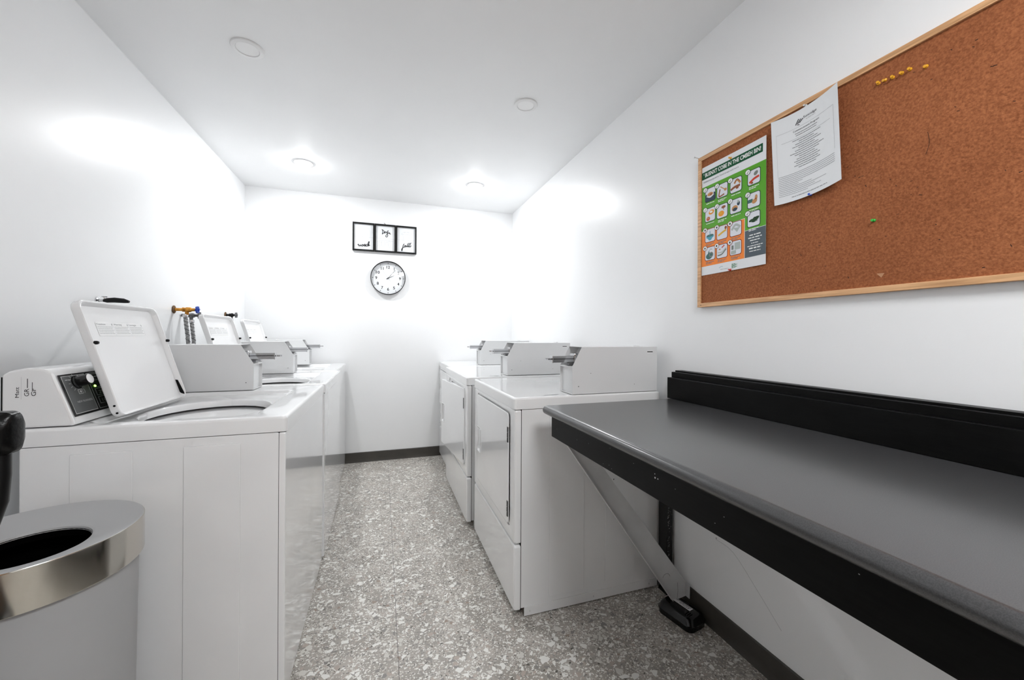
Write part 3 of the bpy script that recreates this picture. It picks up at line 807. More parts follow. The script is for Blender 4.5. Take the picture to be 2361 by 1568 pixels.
# flange along the lower edge
d = Vector((1.163 - .654, 0, .062 - .778)).normalized(); nrm = Vector((d.z, 0, -d.x))
def flange(p, q, depth, th):
    p, q = Vector((p[0], 0, p[1])), Vector((q[0], 0, q[1])); dd = (q - p).normalized(); nn = Vector((dd.z, 0, -dd.x)) * th
    V = []
    for yy in (YBk - depth, YBk + .002):
        for pt in (p, q, q + nn, p + nn): V.append((pt.x, yy, pt.z))
    br.add(V, [(0, 1, 2, 3), (7, 6, 5, 4), (0, 4, 5, 1), (1, 5, 6, 2), (2, 6, 7, 3), (3, 7, 4, 0)], 'bracket')
flange((.654, .778), (1.163, .062), .014, .0025)
flange((1.238, .060), (1.238, .118), .020, .0025)
f = Flat(lambda u, v, l: (u, YBk - .0006 - l, v))
f.stroke([(.845, .650), (.853, .653), (.858, .652)], .0014, 'ink', 0); f.ellipse(.880, .597, .0018, .0035, 'ink', 0)
f.stroke([(1.118, .160), (1.128, .172), (1.145, .172), (1.155, .160)], .0012, 'ink', 0); f.stroke([(1.193, .06), (1.196, .09), (1.194, .125)], .0012, 'ink', 0)
br.add(f.mb.v, f.mb.f, 'ink')
tag(recenter(br.build('shelf_bracket'), (1.2, YBk, .06)), 'grey painted diagonal steel bracket holding up the counter end', 'bracket')

# bait station on the floor
bx, by = 1.183, 1.325
t = thing('bait_station', 'glossy black plastic pest box with a barcode sticker on the floor by the baseboard', 'box', (bx, by, 0))
rot = math.radians(12)
def bpnt(u, v, z): return (bx + u * math.cos(rot) - v * math.sin(rot), by + u * math.sin(rot) + v * math.cos(rot), z)
def brg(w, h, z, r): return [bpnt(a, b, z) for a, b in rrect(-w, w, -h, h, r)]
bb = MB().loft([brg(.048, .077, .001, .022), brg(.052, .081, .004, .024), brg(.052, .081, .022, .024), brg(.055, .084, .023, .025), brg(.055, .084, .027, .025), brg(.052, .081, .030, .024),
                brg(.046, .073, .048, .022), brg(.038, .064, .054, .02), brg(.02, .045, .056, .012)], 'blackgloss', True, True)
for k in (-1, 0, 1): bb.tube([bpnt(-.042, -.05 + k * .008, .046), bpnt(-.030, -.05 + k * .008, .056), bpnt(-.01, -.05 + k * .008, .0575)], .0016, 'blackgloss', 6)
bb.build('box_shell', t)
f = Flat(lambda u, v, l: bpnt(u, v, .0572 + l), .0003)
f.rect(-.004, .019, -.042, .048, 'sticker', 0); rd = random.Random(5)
f.text('BT7526', .009, -.032, .008, 'ink', 1, width=.045, rot=PI / 2); y_ = -.036
while y_ < .036:
    w = rd.uniform(.0008, .0022); f.rect(.011, .017, y_, y_ + w, 'ink', 1); y_ += w + rd.uniform(.001, .002)
f.build('barcode_sticker', t)

# ------------------------------------------------------------------ noticeboard
BX = 1.250      # front of the frame
by0, by1, bz0, bz1 = -.56, 1.318, 1.288, 1.909
fw = .0165
t = thing('noticeboard', 'wide cork noticeboard with an oak frame on the right wall', 'noticeboard', (XR, .38, 1.6))
ck = MB().box(BX + .006, XR - .0005, by0 + .004, by1 - .004, bz0 + .004, bz1 - .004, 'cork')
f = Flat(lambda u, v, l: (BX + .0056 - l, u, v), .0001)
rd = random.Random(21)
for k in range(60):
    u, v = rd.uniform(.44, 1.02), rd.uniform(1.31, 1.86); ln = rd.uniform(.002, .006); an = rd.uniform(-.3, 1.2)
    f.stroke([(u, v), (u + ln * math.cos(an), v + ln * math.sin(an))], rd.uniform(.0008, .0018), 'void', 0, 1)
f.stroke([(.591, 1.668), (.588, 1.64), (.5945, 1.615)], .0009, 'void', 0)
o0 = len(ck.v); ck.add(f.mb.v, f.mb.f, mat('cork_hole', (.03, .012, .006), .9))
f = Flat(lambda u, v, l: (BX + .0055 - l, u, v), .0001); f.poly([(.694, 1.339), (.683, 1.327), (.676, 1.338)], 'p_tan', 0); ck.add(f.mb.v, f.mb.f, mat('torn_cork', (.5, .26, .14), .9))
ck.build('cork_panel', t, fix=False)
for nm, a in (('top', 1), ('bottom', 0)):
    z0 = bz1 - fw if a else bz0
    MB().prism([(by0, z0), (by1, z0 + fw) if a else (by1 - 0, z0), (by1 - fw, z0) if a else (by1 - fw, z0 + fw), (by0, z0 + fw)][:4] if False else
               ([(by0, bz1 - fw), (by1 - fw, bz1 - fw), (by1, bz1), (by0, bz1)] if a else [(by0, bz0), (by1, bz0), (by1 - fw, bz0 + fw), (by0, bz0 + fw)]), 'x', BX, XR - .0006, 'oak', .0012, 2).build('frame_rail', t)
MB().prism([(by1 - fw, bz0 + fw), (by1, bz0), (by1, bz1), (by1 - fw, bz1 - fw)], 'x', BX, XR - .0006, 'oak', .0012, 2).build('frame_rail', t)
MB().box(BX, XR - .0006, by0 - fw, by0, bz0, bz1, 'oak', .0012).build('frame_rail', t)
q = MB().lathe([(.0001, 0), (.0016, 0), (.0016, .0006), (.0001, .0008)], (BX - .0008, by1 - .020, bz0 + .008), 'hinge', 'x', 10); q.build('screw', t)
nl = MB().tube([(XR - .001, 1.316, bz1 - .001), (BX - .014, 1.320, bz1 + .004)], .0012, 'chrome', 8)
nl.lathe([(.0001, 0), (.003, 0), (.003, .001), (.0001, .0012)], (BX - .0155, 1.3202, bz1 + .004), 'chrome', 'x', 12)
tag(recenter(nl.build('nail'), (XR, 1.316, bz1)), 'small steel nail over the top left corner of the noticeboard', 'nail')

# poster
CF = BX + .006   # cork face
PY0, PY1, PZ0, PZ1 = 1.010, 1.299, 1.418, 1.861
PW, PH = PY1 - PY0, PZ1 - PZ0
def pmap(u, v, l):
    lift = .0012 + .004 * (u / PW) ** 3
    return (CF - .0006 - lift - l, PY1 - u, PZ0 + v)
t = thing('recycling_poster', 'green and orange food waste poster pinned at the left end of the noticeboard', 'poster', (CF, (PY0 + PY1) / 2, PZ0))
fs = Flat(pmap, .00015)
K = 10
for k in range(K):
    a, b = PW * k / K, PW * (k + 1) / K; fs.rect(a, b, 0, PH, 'paper', 0); fs.poly([(b, 0), (a, 0), (a, PH), (b, PH)], 'paper', -3)
def band(u0, u1, v0, v1, m, l):
    for k in range(K): fs.rect(u0 + (u1 - u0) * k / K, u0 + (u1 - u0) * (k + 1) / K, v0, v1, m, l)
col4 = PW * .705
gv0, gv1 = .038 + .0, PH * .815
band(0, PW, PH * .08, gv1, 'green', 1)
band(0, col4, PH * .080, PH * .405, 'orange', 2)
band(0, col4 + .001, PH * .405, PH * .4085, 'white_ink', 3)
band(col4, PW, PH * .080, PH * .300, 'slate', 2)
band(col4, PW, PH * .300, PH * .303, 'white_ink', 3)
band(col4 - .0008, col4 + .0008, PH * .08, PH * .40, 'white_ink', 3)
band(0, PW * .955, PH * .885, PH * .953, 'greendark', 2)
fs.text("' BUSNXT COBE IN THE CMBEH BIN!", PW * .03, PH * .904, .0155, 'white_ink', 3, width=PW * .90, bold=.022)
fs.text('Ediblenseuspuetre', PW * .03, PH * .852, .0075, 'ink_mid', 2, width=PW * .26)
fs.text('Food scraps and more', PW * .31, PH * .852, .0065, 'ink_mid', 2, width=PW * .30)
def icon(u, v, s, red, kind, seed):
    ol = 'iconred' if red else 'iconline'
    fs.rr(u, u + s, v, v + s * 1.04, s * .16, ol, 4); e = s * .045
    fs.rr(u + e, u + s - e, v + e, v + s * 1.04 - e, s * .13, 'iconbg', 5)
    cu, cv = u + s / 2, v + s / 2; L = 6
    if kind == 'bag':
        fs.rr(u + e, u + s - e, v + e, v + s * .62, s * .1, 'p_navy', L); fs.ellipse(cu, v + s * .62, s * .33, s * .30, 'iconbg', L + 1); fs.ellipse(cu, v + s * .55, s * .27, s * .14, 'p_tan', L + 2); fs.ellipse(cu + s * .08, v + s * .52, s * .12, s * .06, 'p_brown', L + 3)
        fs.stroke([(u + s * .15, v + s * .45), (cu, v + s * .3), (u + s * .85, v + s * .45)], s * .04, 'white_ink', L + 3)
    elif kind == 'bones':
        fs.stroke([(u + s * .35, v + s * .82), (u + s * .6, v + s * .62), (u + s * .8, v + s * .5)], s * .06, 'p_tan', L); fs.ellipse(u + s * .78, v + s * .5, s * .12, s * .10, 'p_tan', L + 1)
        fs.stroke([(u + s * .3, v + s * .62), (u + s * .22, v + s * .15), (u + s * .65, v + s * .2)], s * .10, 'p_brown', L)
    elif kind == 'bread':
        fs.stroke([(u + s * .4, v + s * .68), (u + s * .6, v + s * .85), (u + s * .85, v + s * .6)], s * .15, 'p_tan', L); fs.stroke([(u + s * .38, v + s * .70), (u + s * .6, v + s * .9), (u + s * .8, v + s * .72)], s * .06, 'p_brown', L + 1)
        fs.stroke([(u + s * .12, v + s * .30), (u + s * .4, v + s * .40), (u + s * .8, v + s * .42)], s * .16, 'p_brown', L); fs.ellipse(u + s * .62, v + s * .3, s * .12, s * .08, 'p_brown', L + 1)
    elif kind == 'veg':
        fs.ellipse(u + s * .65, v + s * .72, s * .17, s * .13, 'p_grey', L, rot=.6); fs.stroke([(u + s * .2, v + s * .22), (u + s * .5, v + s * .38), (u + s * .85, v + s * .45)], s * .15, 'p_red', L); fs.ellipse(u + s * .36, v + s * .15, s * .09, s * .07, 'p_brown', L + 1)
    elif kind == 'yog':
        fs.ellipse(u + s * .62, v + s * .68, s * .26, s * .17, 'p_yolk', L, rot=.2); fs.ellipse(u + s * .6, v + s * .7, s * .14, s * .08, 'white_ink', L + 1); fs.ellipse(u + s * .32, v + s * .25, s * .17, s * .15, 'p_red', L); fs.ellipse(u + s * .32, v + s * .28, s * .12, s * .09, 'p_tan', L + 1)
    elif kind == 'egg':
        fs.ellipse(u + s * .42, v + s * .35, s * .26, s * .2, 'p_yolk', L); fs.ellipse(u + s * .38, v + s * .4, s * .1, s * .07, 'p_yellow', L + 1); fs.ellipse(u + s * .62, v + s * .78, s * .19, s * .10, 'p_brown', L); fs.stroke([(u + s * .6, v + s * .7), (u + s * .64, v + s * .58)], s * .05, 'p_brown', L)
    elif kind == 'coffee':
        fs.ellipse(u + s * .42, v + s * .38, s * .25, s * .2, 'p_tan', L); fs.ellipse(u + s * .44, v + s * .3, s * .19, s * .12, 'p_navy', L + 1); fs.ellipse(u + s * .72, v + s * .65, s * .12, s * .16, 'p_navy', L); fs.ellipse(u + s * .7, v + s * .78, s * .08, s * .1, 'p_lgrey', L + 1)
    elif kind == 'hand':
        fs.rr(u + e, u + s * .42, v + s * .38, v + s * .62, s * .04, 'p_teal', L); fs.ellipse(u + s * .56, v + s * .42, s * .2, s * .15, 'p_tan', L + 1, rot=.3); fs.ellipse(u + s * .68, v + s * .64, s * .1, s * .18, 'p_tan', L + 1); fs.ellipse(u + s * .66, v + s * .55, s * .06, s * .06, 'p_brown', L + 2)
    elif kind == 'leaves':
        for k, (a, b, r_) in enumerate(((.3, .45, .3), (.5, .5, .8), (.7, .55, .2), (.45, .4, -.4), (.62, .42, .1), (.78, .5, .7))): fs.ellipse(u + s * a, v + s * b, s * .17, s * .08, 'p_dgreen', L + k * .2, rot=r_)
        fs.stroke([(u + s * .2, v + s * .4), (u + s * .5, v + s * .3), (u + s * .8, v + s * .36)], s * .03, 'p_dgreen', L)
    elif kind == 'cup':
        fs.ellipse(cu, v + s * .42, s * .36, s * .15, 'p_blue', L); fs.poly([(u + s * .16, v + s * .45), (u + s * .84, v + s * .45), (u + s * .6, v + s * .15), (u + s * .42, v + s * .13)], 'p_blue', L + 1); fs.ellipse(cu, v + s * .5, s * .34, s * .09, 'p_teal', L + 2); fs.stroke([(cu, v + s * .5), (cu, v + s * .82)], s * .05, 'p_blue', L + 3)
    elif kind == 'banana':
        fs.stroke([(u + s * .2, v + s * .36), (u + s * .5, v + s * .5), (u + s * .82, v + s * .62)], s * .14, 'p_yellow', L); fs.ellipse(u + s * .82, v + s * .8, s * .1, s * .12, 'p_brown', L)
    elif kind == 'wrap':
        fs.stroke([(u + s * .2, v + s * .52), (u + s * .5, v + s * .8), (u + s * .85, v + s * .6)], s * .16, 'p_lgrey', L); fs.poly([(u + s * .3, v + s * .6), (u + s * .85, v + s * .55), (u + s * .62, v + s * .26)], 'p_lgrey', L + 1)
    elif kind == 'jar':
        fs.ellipse(u + s * .42, v + s * .32, s * .3, s * .22, 'p_teal', L); fs.poly([(u + s * .2, v + s * .3), (u + s * .4, v + s * .75), (u + s * .6, v + s * .3)], 'p_teal', L + 1); fs.ellipse(u + s * .62, v + s * .42, s * .2, s * .2, 'p_grey', L + 2); fs.ellipse(u + s * .62, v + s * .42, s * .1, s * .1, 'p_teal', L + 3); fs.stroke([(u + s * .4, v + s * .7), (u + s * .55, v + s * .85), (u + s * .7, v + s * .8)], s * .03, 'p_grey', L)
    elif kind == 'cutlery':
        fs.stroke([(u + s * .15, v + s * .25), (u + s * .5, v + s * .3), (u + s * .85, v + s * .6)], s * .10, 'p_grey', L); fs.stroke([(u + s * .15, v + s * .45), (u + s * .5, v + s * .45), (u + s * .85, v + s * .7)], s * .07, 'p_lgrey', L); fs.stroke([(u + s * .5, v + s * .78), (u + s * .7, v + s * .9)], s * .08, 'p_red', L); fs.ellipse(u + s * .3, v + s * .68, s * .08, s * .05, 'p_tan', L)
    elif kind == 'packs':
        fs.rr(u + s * .42, u + s * .9, v + s * .38, v + s * .88, s * .03, 'p_lgrey', L); fs.rr(u + s * .16, u + s * .34, v + s * .42, v + s * .72, s * .02, 'p_grey', L); fs.rr(u + s * .12, u + s * .55, v + s * .1, v + s * .35, s * .05, 'p_lgrey', L + 1)
    fs.ellipse(u + s * .04, v + s * .98, s * .21, s * .19, ol, 12); fs.ellipse(u + s * .04, v + s * .98, s * .18, s * .16, 'white_ink', 13)
    if red: fs.ellipse(u + s * .04, v + s * .98, s * .06, s * .08, 'ink', 14)
    else: fs.stroke([(u - s * .02, v + s * .93), (u + s * .01, v + s * .90), (u + s * .10, v + s * 1.04)], s * .035, 'ink', 14, 1)
    for j in range(2 if red or seed % 2 else 1):
        fs.greek(u + s * .12, u + s * (.88 - .2 * j), v - s * (.14 + .10 * j), s * .05, 'ink_mid' if red else 'white_ink', 4, seed=seed + j)
S = .0535
cu = [PW * .058, PW * .262, PW * .478, PW * .742]
kinds = [['bag', 'bones', 'bread', 'veg'], ['yog', 'egg', 'coffee', 'hand'], ['cup', 'banana', 'wrap', 'leaves'], ['jar', 'cutlery', 'packs', None]]
rowv = [PH * .665, PH * .478, PH * .272 , PH * .118]
rowv = [[PH * q for q in r] for r in ((.663, .655, .651, .655), (.480, .474, .474, .470), (.292, .286, .282, .318), (.126, .122, .122, 0))]
for r in range(4):
    for cidx in range(4):
        kd = kinds[r][cidx]
        if kd: icon(cu[cidx], rowv[r][cidx], S, r >= 2 and cidx < 3, kd, r * 4 + cidx)
for j, (w, h) in enumerate(((.045, .0045), (.055, .0045), (.04, .004), (.03, .003), (.062, .0032), (.048, .006), (.045, .0032))):
    cc = (col4 + PW) / 2; fs.greek(cc - w / 2, cc + w / 2, PH * .250 - j * .0095, h * .8, 'white_ink', 4, seed=40 + j)
fs.stroke([(PW * .31, .018), (PW * .34, .022), (PW * .37, .021)], .0012, 'p_blue', 3); fs.greek(PW * .33, PW * .46, .010, .002, 'ink_soft', 3, seed=2)
for j in range(5): fs.greek(PW * .51, PW * (.60 if j % 2 else .57), .022 - j * .0035, .0022, 'green_logo', 3, seed=60 + j)
fs.build('printed_sheet', t)

# letter sheet, curling away from the board
def ray(px, py):
    u = (px - CX) / F_PX; v = (CY - py) / F_PX
    a = cr_ * u + sr_ * v; b = -sr_ * u + cr_ * v
    return Vector((a * c_ + s_, -a * s_ + c_, b))
LW, LH = .2, .28
A = [(1.243, .988, 1.890), (1.224, .772, 1.893), (1.246, .976, 1.606), (1.234, .766, 1.616)]   # TL TR BL BR
def lmap(u, v, l):
    s, q = u / LW, 1 - v / LH
    TL, TR, BL, BR = [Vector(p) for p in A]
    p = TL.lerp(TR, s).lerp(BL.lerp(BR, s), q)
    sag = 4 * s * (1 - s)
    p.x += sag * (.010 * (1 - q) + .007 * q); p.x = min(p.x, CF - .0015)
    p.z += -.009 * sag * (1 - q) - .012 * sag * q * .6
    return (p.x - l, p.y, p.z)
t = thing('printed_letter', 'curled white letter pinned over the top rail in the middle of the noticeboard', 'paper', (CF - .01, .88, 1.6))
fs = Flat(lmap, .00015); K = 14
for i in range(K):
    for j in range(K):
        u0, u1, v0, v1 = LW * i / K, LW * (i + 1) / K, LH * j / K, LH * (j + 1) / K
        fs.poly([(u0, v0), (u1, v0), (u1, v1), (u0, v1)], 'paper', 0)
def hl(u0, u1, v, w, m, l=2): fs.stroke([(u0 + (u1 - u0) * k / 8, v) for k in range(9)], w, m, l, 1)
hl(.015, .185, .228, .0005, 'ink_mid'); hl(.03, .175, .195, .0006, 'ink_mid')
fs.stroke([(.015, .228), (.015, .09)], .0005, 'ink_soft', 2, 1); fs.stroke([(.185, .228), (.185, .10)], .0005, 'ink_soft', 2, 1)
for k in range(3):
    fs.stroke([(.075 + k * .006, .238 + k * .001), (.084 + k * .006, .252 - k * .002)], .0028, 'ink', 3, 1)
fs.stroke([(.080, .236), (.086, .234)], .002, 'ink', 3, 1)
fs.text('Sunridge', .098, .247, .0075, 'ink', 3, width=.040); fs.greek(.106, .134, .240, .0018, 'ink_soft', 3, 1)
fs.text('Commencement Program', .066, .217, .006, 'ink', 3, width=.078)
rd = random.Random(9)
v = .209
for k in range(17):
    w = rd.uniform(.045, .09) if k != 9 else .1
    if abs(v - .195) > .003: fs.greek(.105 - w / 2, .105 + w / 2, v, .0019, 'ink_mid', 3, seed=100 + k, gap=.12)
    v -= .0068
v = .087
for k in range(12):
    fs.greek(.016, .016 + (.168 if k < 5 else rd.uniform(.05, .15)), v, .0011, 'ink_mid', 3, seed=150 + k, gap=.10); v -= .0058
fs.greek(.055, .16, .0125, .0018, 'ink_mid', 3, seed=9)
fs.build('printed_sheet', t)

def pushpin(x, y, z, m, label, group=None, tilt=(0, 0)):
    q = MB().lathe([(.0001, -.0135), (.0042, -.0135), (.0046, -.0125), (.0042, -.0115), (.0026, -.0095), (.0024, -.006), (.0045, -.004), (.0058, -.002), (.0058, -.0008), (.0001, -.0004)], (0, 0, 0), m, 'x', 20)
    Rm = Matrix.Rotation(tilt[0], 3, 'Z') @ Matrix.Rotation(tilt[1], 3, 'Y')
    o = MB(); o.add([Rm @ (p * .74) for p in q.v], q.f, m, True)
    nd = MB().tube([(-.001, 0, 0), (.0045, 0, 0)], .0005, 'chrome', 6); o.add([Rm @ p for p in nd.v], nd.f, 'chrome', True)
    ob = o.build('push_pin'); ob.location = (x, y, z)
    return tag(ob, label, 'push pin', group)
yl = [(.691, 1.845), (.676, 1.846), (.660, 1.842), (.641, 1.843), (.624, 1.840), (.594, 1.830)]
txt = ['leftmost of the six yellow pins in a row at the top of the cork', 'second from left of the six yellow pins in a row on the cork', 'third from left of the six yellow pins in a row on the cork',
       'fourth from left of the six yellow pins in a row on the cork', 'fifth from left in the yellow row, next to the lone end pin', 'yellow pin set apart at the right end of the row on the cork']
rd = random.Random(2)
def pinpos(px, py, x):
    r = ray(px, py); k = x / r.x; return (r.y * k, CAM_H + r.z * k)
for (px, py), tx in zip(((2023, 192), (2039, 183.5), (2056, 178), (2077, 167.5), (2096, 159), (2133, 152)), txt):
    yy, zz = pinpos(px, py, CF - .005)
    pushpin(CF, yy, zz, 'pin_yellow', tx, 'yellow pins in the row on the cork', (rd.uniform(-.1, .25), rd.uniform(-.3, .15)))
for px, py, m, x, lb in ((2013, 508, 'pin_green', CF, 'green pin alone in the middle of the cork'), (1683, 364, 'pin_yellow', CF - .0022, 'yellow pin holding the top of the green poster'),
                         (1682, 622, 'pin_red', CF - .0022, 'red pin holding the bottom of the green poster'), (1867, 448, 'pin_blue', CF - .004, 'blue pin holding the bottom of the white letter'),
                         (1856, 243, 'pin_clear', CF - .003, 'white pin holding the top edge of the white letter')):
    yy, zz = pinpos(px, py, x - .005); pushpin(x, yy, zz, m, lb)

# ------------------------------------------------------------------ back wall: triple frame and clock
def bw(cx, cy, sc=7.127, ox=780, oy=480, plane=YB - .012):   # photo mark -> point on the back wall plane
    r = ray(ox + cx / sc, oy + cy / sc); k = plane / r.y
    return (r.x * k, CAM_H + r.z * k)
fx0, fx1, fz0, fz1 = -.254, .309, 1.927, 2.182
t = thing('picture_frame', 'black triple picture frame with laundry words above the clock on the back wall', 'picture frame', (.0275, YB, fz0))
FY = YB - .028
w3 = (fx1 - fx0) / 3
fr = MB(); e = .012
for i in range(3):
    a, b = fx0 + i * w3 + .0006, fx0 + (i + 1) * w3 - .0006
    fr.box(a, a + e, FY, YB - .001, fz0, fz1, 'frame_black', .0008); fr.box(b - e, b, FY, YB - .001, fz0, fz1, 'frame_black', .0008)
    fr.box(a + e, b - e, FY, YB - .001, fz1 - e, fz1, 'frame_black', .0008); fr.box(a + e, b - e, FY, YB - .001, fz0, fz0 + e, 'frame_black', .0008)
fro = fr.build('frame', t)
hk = MB().tube([(.028, FY + .008, fz1), (.024, FY + .008, fz1 + .006), (.018, FY + .008, fz1 + .012)], .0022, 'frame_black', 8); hk.build('hanging_hook', t)
strokes = {0: [[(320, 600), (332, 592), (335, 615), (350, 620), (360, 600), (364, 618), (380, 614), (388, 598)], [(412, 597), (390, 600), (382, 618), (400, 622), (412, 600), (414, 620)], [(425, 612), (437, 590), (441, 612), (430, 625), (452, 618)],
                [(478, 592), (458, 600), (457, 625), (482, 616), (502, 585), (508, 552), (494, 560), (484, 622), (498, 600), (507, 604), (502, 620), (516, 606)]],
           1: [[(722, 352), (730, 388), (722, 425)], [(716, 350), (745, 368), (754, 398), (722, 426)], [(766, 386), (764, 415), (772, 392), (784, 392)],
               [(790, 386), (788, 405), (803, 402), (818, 368), (806, 420), (812, 450), (800, 474), (782, 468), (786, 444), (812, 420), (832, 402), (836, 416), (848, 408), (848, 424), (860, 428)]],
           2: [[(1085, 588), (1068, 605), (1056, 655), (1048, 698), (1040, 696), (1046, 665), (1084, 638)], [(1108, 612), (1088, 618), (1082, 638), (1100, 636), (1110, 612), (1110, 636), (1122, 628)],
               [(1152, 575), (1138, 602), (1128, 634), (1142, 630), (1156, 612)], [(1174, 575), (1158, 605), (1150, 636), (1164, 630)], [(1194, 570), (1180, 602), (1172, 636), (1186, 634), (1196, 618)]]}
thin = {0: [[(345, 325), (345, 500), (505, 515), (508, 340), (345, 325)], [(395, 330), (395, 505)], [(480, 345), (505, 362)]],
        1: [[(640, 545), (760, 528), (905, 550)], [(680, 540), (668, 590), (690, 622), (712, 600), (704, 540)], [(715, 540), (712, 600), (740, 622), (768, 600), (760, 540)], [(790, 545), (800, 570), (822, 545), (850, 550), (855, 640), (828, 640), (822, 560)], [(650, 600), (640, 615), (668, 622)]],
        2: [[(1040, 430), (1070, 395), (1190, 410), (1195, 440)], [(1060, 430), (1070, 540)], [(1172, 440), (1158, 545)], [(1040, 430), (1195, 442)], [(1080, 390), (1090, 405), (1100, 388)], [(1130, 400), (1145, 392), (1160, 402)]]}
for i in range(3):
    a, b = fx0 + i * w3 + e, fx0 + (i + 1) * w3 - e
    f = Flat(lambda u, v, l: (u, YB - .010 - l, v), .0003)
    f.rect(a - .0005, b + .0005, fz0 + e - .0005, fz1 - e + .0005, 'paper', 0)
    for k in range(1): f.rect(a, b, (fz0 + fz1) / 2 - .0015, (fz0 + fz1) / 2 - .0005, 'ink_soft', 1)
    for st_ in thin[i]: f.stroke([bw(*p) for p in st_], .0010, 'ink_soft', 2, 3)
    if i == 0: f.stroke([(bw(458, 420)[0] + .014 * math.cos(q * .5), bw(458, 420)[1] + .016 * math.sin(q * .5)) for q in range(14)], .0012, 'ink_soft', 2, 2)
    for st_ in strokes[i]: f.stroke([bw(*p) for p in st_], .0062 if i != 1 else .0055, 'ink', 3, 5)
    f.build('print', t)
    MB().box(a - .0004, b + .0004, YB - .022, YB - .0205, fz0 + e - .0004, fz1 - e + .0004, 'glass').build('glass_pane', t)

CXc, CZc, CR = .055, 1.689, .155
t = thing('wall_clock', 'round white wall clock with a thin black rim on the back wall', 'clock', (CXc, YB, CZc))
MB().lathe([(CR - .012, -.001), (CR - .004, -.001), (CR, -.006), (CR, -.036), (CR - .002, -.040), (CR - .0045, -.040), (CR - .006, -.036), (CR - .006, -.012)], (CXc, YB, CZc), 'frame_black', 'y', 72).build('rim', t)
f = Flat(lambda u, v, l: (CXc + u, YB - .012 - l, CZc + v), .0003)
f.ellipse(0, 0, CR - .0062, CR - .0062, 'paper', 0, 72)
for k in range(12):
    a = PI / 2 - k * PI / 6; s = ['12', '1', '2', '9', '4', '5', '6', '7', '8', '9', '10', '11'][k]
    rr_ = .102
    wn = {'1': None, '11': .024, '12': .031, '10': .033}.get(s, .0175)
    f.text(s, rr_ * math.cos(a) * 1.03, rr_ * math.sin(a) - .013, .026, 'ink', 1, width=wn, center=True, bold=.02)
    f.stroke([(.132 * math.cos(a), .132 * math.sin(a)), (.141 * math.cos(a), .141 * math.sin(a))], .0042, 'ink', 1, 1)
f.build('dial', t)
h = Flat(lambda u, v, l: (CXc + u, YB - .016 - l, CZc + v), .0005)
def hand(deg, ln, tail, w, m, l):
    a = math.radians(90 - deg); c1, s1 = math.cos(a), math.sin(a); px, py = -s1 * w / 2, c1 * w / 2
    h.mb.add([h.map(x, y, (l + dl) * h.step) for dl in (0, 1.5) for x, y in ((-c1 * tail - px, -s1 * tail - py), (c1 * ln - px, s1 * ln - py), (c1 * ln + px, s1 * ln + py), (-c1 * tail + px, -s1 * tail + py))],
             [(0, 1, 2, 3), (7, 6, 5, 4), (0, 4, 5, 1), (1, 5, 6, 2), (2, 6, 7, 3), (3, 7, 4, 0)], m)
hand(63, .062, .018, .004, 'ink', 0); hand(40, .098, .012, .003, 'ink', 3); hand(-36, .085, .035, .0012, 'ink_soft', 6)
h.ellipse(0, 0, .005, .005, 'ink', 8, 16)
h.build('hands', t)
MB().lathe([(CR - .0062, -.0345), (CR - .0062, -.036), (.0001, -.0372)], (CXc, YB, CZc), 'glass', 'y', 48).build('glass_cover', t)

# ------------------------------------------------------------------ water taps and hoses on the left wall
def tap(y, z, body, handle, label, k_=1.0, grp=None):
    t = thing('water_tap', label, 'tap', (XL, y, z), grp)
    if k_ != .8: MB().lathe([(.0001, .001), (.022, .001), (.022, .004), (.010, .008)], (XL, y, z), 'rust', 'x', 20).build('wall_flange', t)
    b = MB().tube([(XL + .004, y, z), (XL + .055 * k_, y, z)], .0085, body, 12)
    b.lathe([(r9, h9 * k_) for r9, h9 in ((.0085, .040), (.0125, .042), (.0125, .050), (.010, .052), (.014, .060), (.014, .078), (.010, .084), (.0085, .086), (.0085, .100), (.006, .104))], (XL, y, z), body, 'x', 14)
    b.tube([(XL + .062 * k_, y, z), (XL + .062 * k_, y, z - .02), (XL + .062 * k_, y, z - .028)], [.010, .009, .009], body, 12)
    b.build('valve_body', t)
    hm = MB(); hx = XL + .110 * k_
    for k in range(6):
        a0 = 2 * PI * k / 6 + .2; hm.tube([(hx, y, z), (hx + .001, y + .019 * math.cos(a0), z + .019 * math.sin(a0))], [.005, .0065], handle, 8)
    hm.lathe([(.0001, -.006), (.008, -.006), (.018, -.003), (.020, .002), (.017, .005), (.007, .004), (.006, .010), (.0001, .011)], (hx, y, z), handle, 'x', 24)
    hm.build('handle', t)
    return t
def hose(y, z, x, label, yend, grp):
    t = thing('water_hose', label, 'hose', (x, y, z), grp)
    MB().lathe([(.0125, 0), (.0135, -.004), (.0135, -.014), (.010, -.017)], (x, y, z), 'chrome', n=14, cap0=True).build('coupling', t)
    pts = [(x, y, z - .014), (x + .004, y, z - .06), (x + .010, y + (yend - y) * .3, z - .13), (x + .014, y + (yend - y) * .6, z - .25), (x + .004, yend, z - .45), (x - .01, yend, z - .8)]
    P = []
    V = [Vector(p) for p in pts]
    for i in range(len(V) - 1):
        a, b, cc, dd = V[max(i - 1, 0)], V[i], V[i + 1], V[min(i + 2, len(V) - 1)]
        for k in range(6):
            u = k / 6; P.append(.5 * ((2 * b) + (-a + cc) * u + (2 * a - 5 * b + 4 * cc - dd) * u * u + (-a + 3 * b - 3 * cc + dd) * u ** 3))
    MB().tube(P, .0095, hose_m, 12).build('braided_sleeve', t)
    sp_ = [];
    for i in range(150):
        q = i / 149 * (len(P) - 1.001); k = int(q); p = P[k].lerp(P[k + 1], q - k); a = i * .55
        sp_.append(p + Vector((math.cos(a), math.sin(a), 0)) * .0098)
    MB().tube(sp_, .0012, 'rubber', 5).build('tracer_wire', t)
    return t
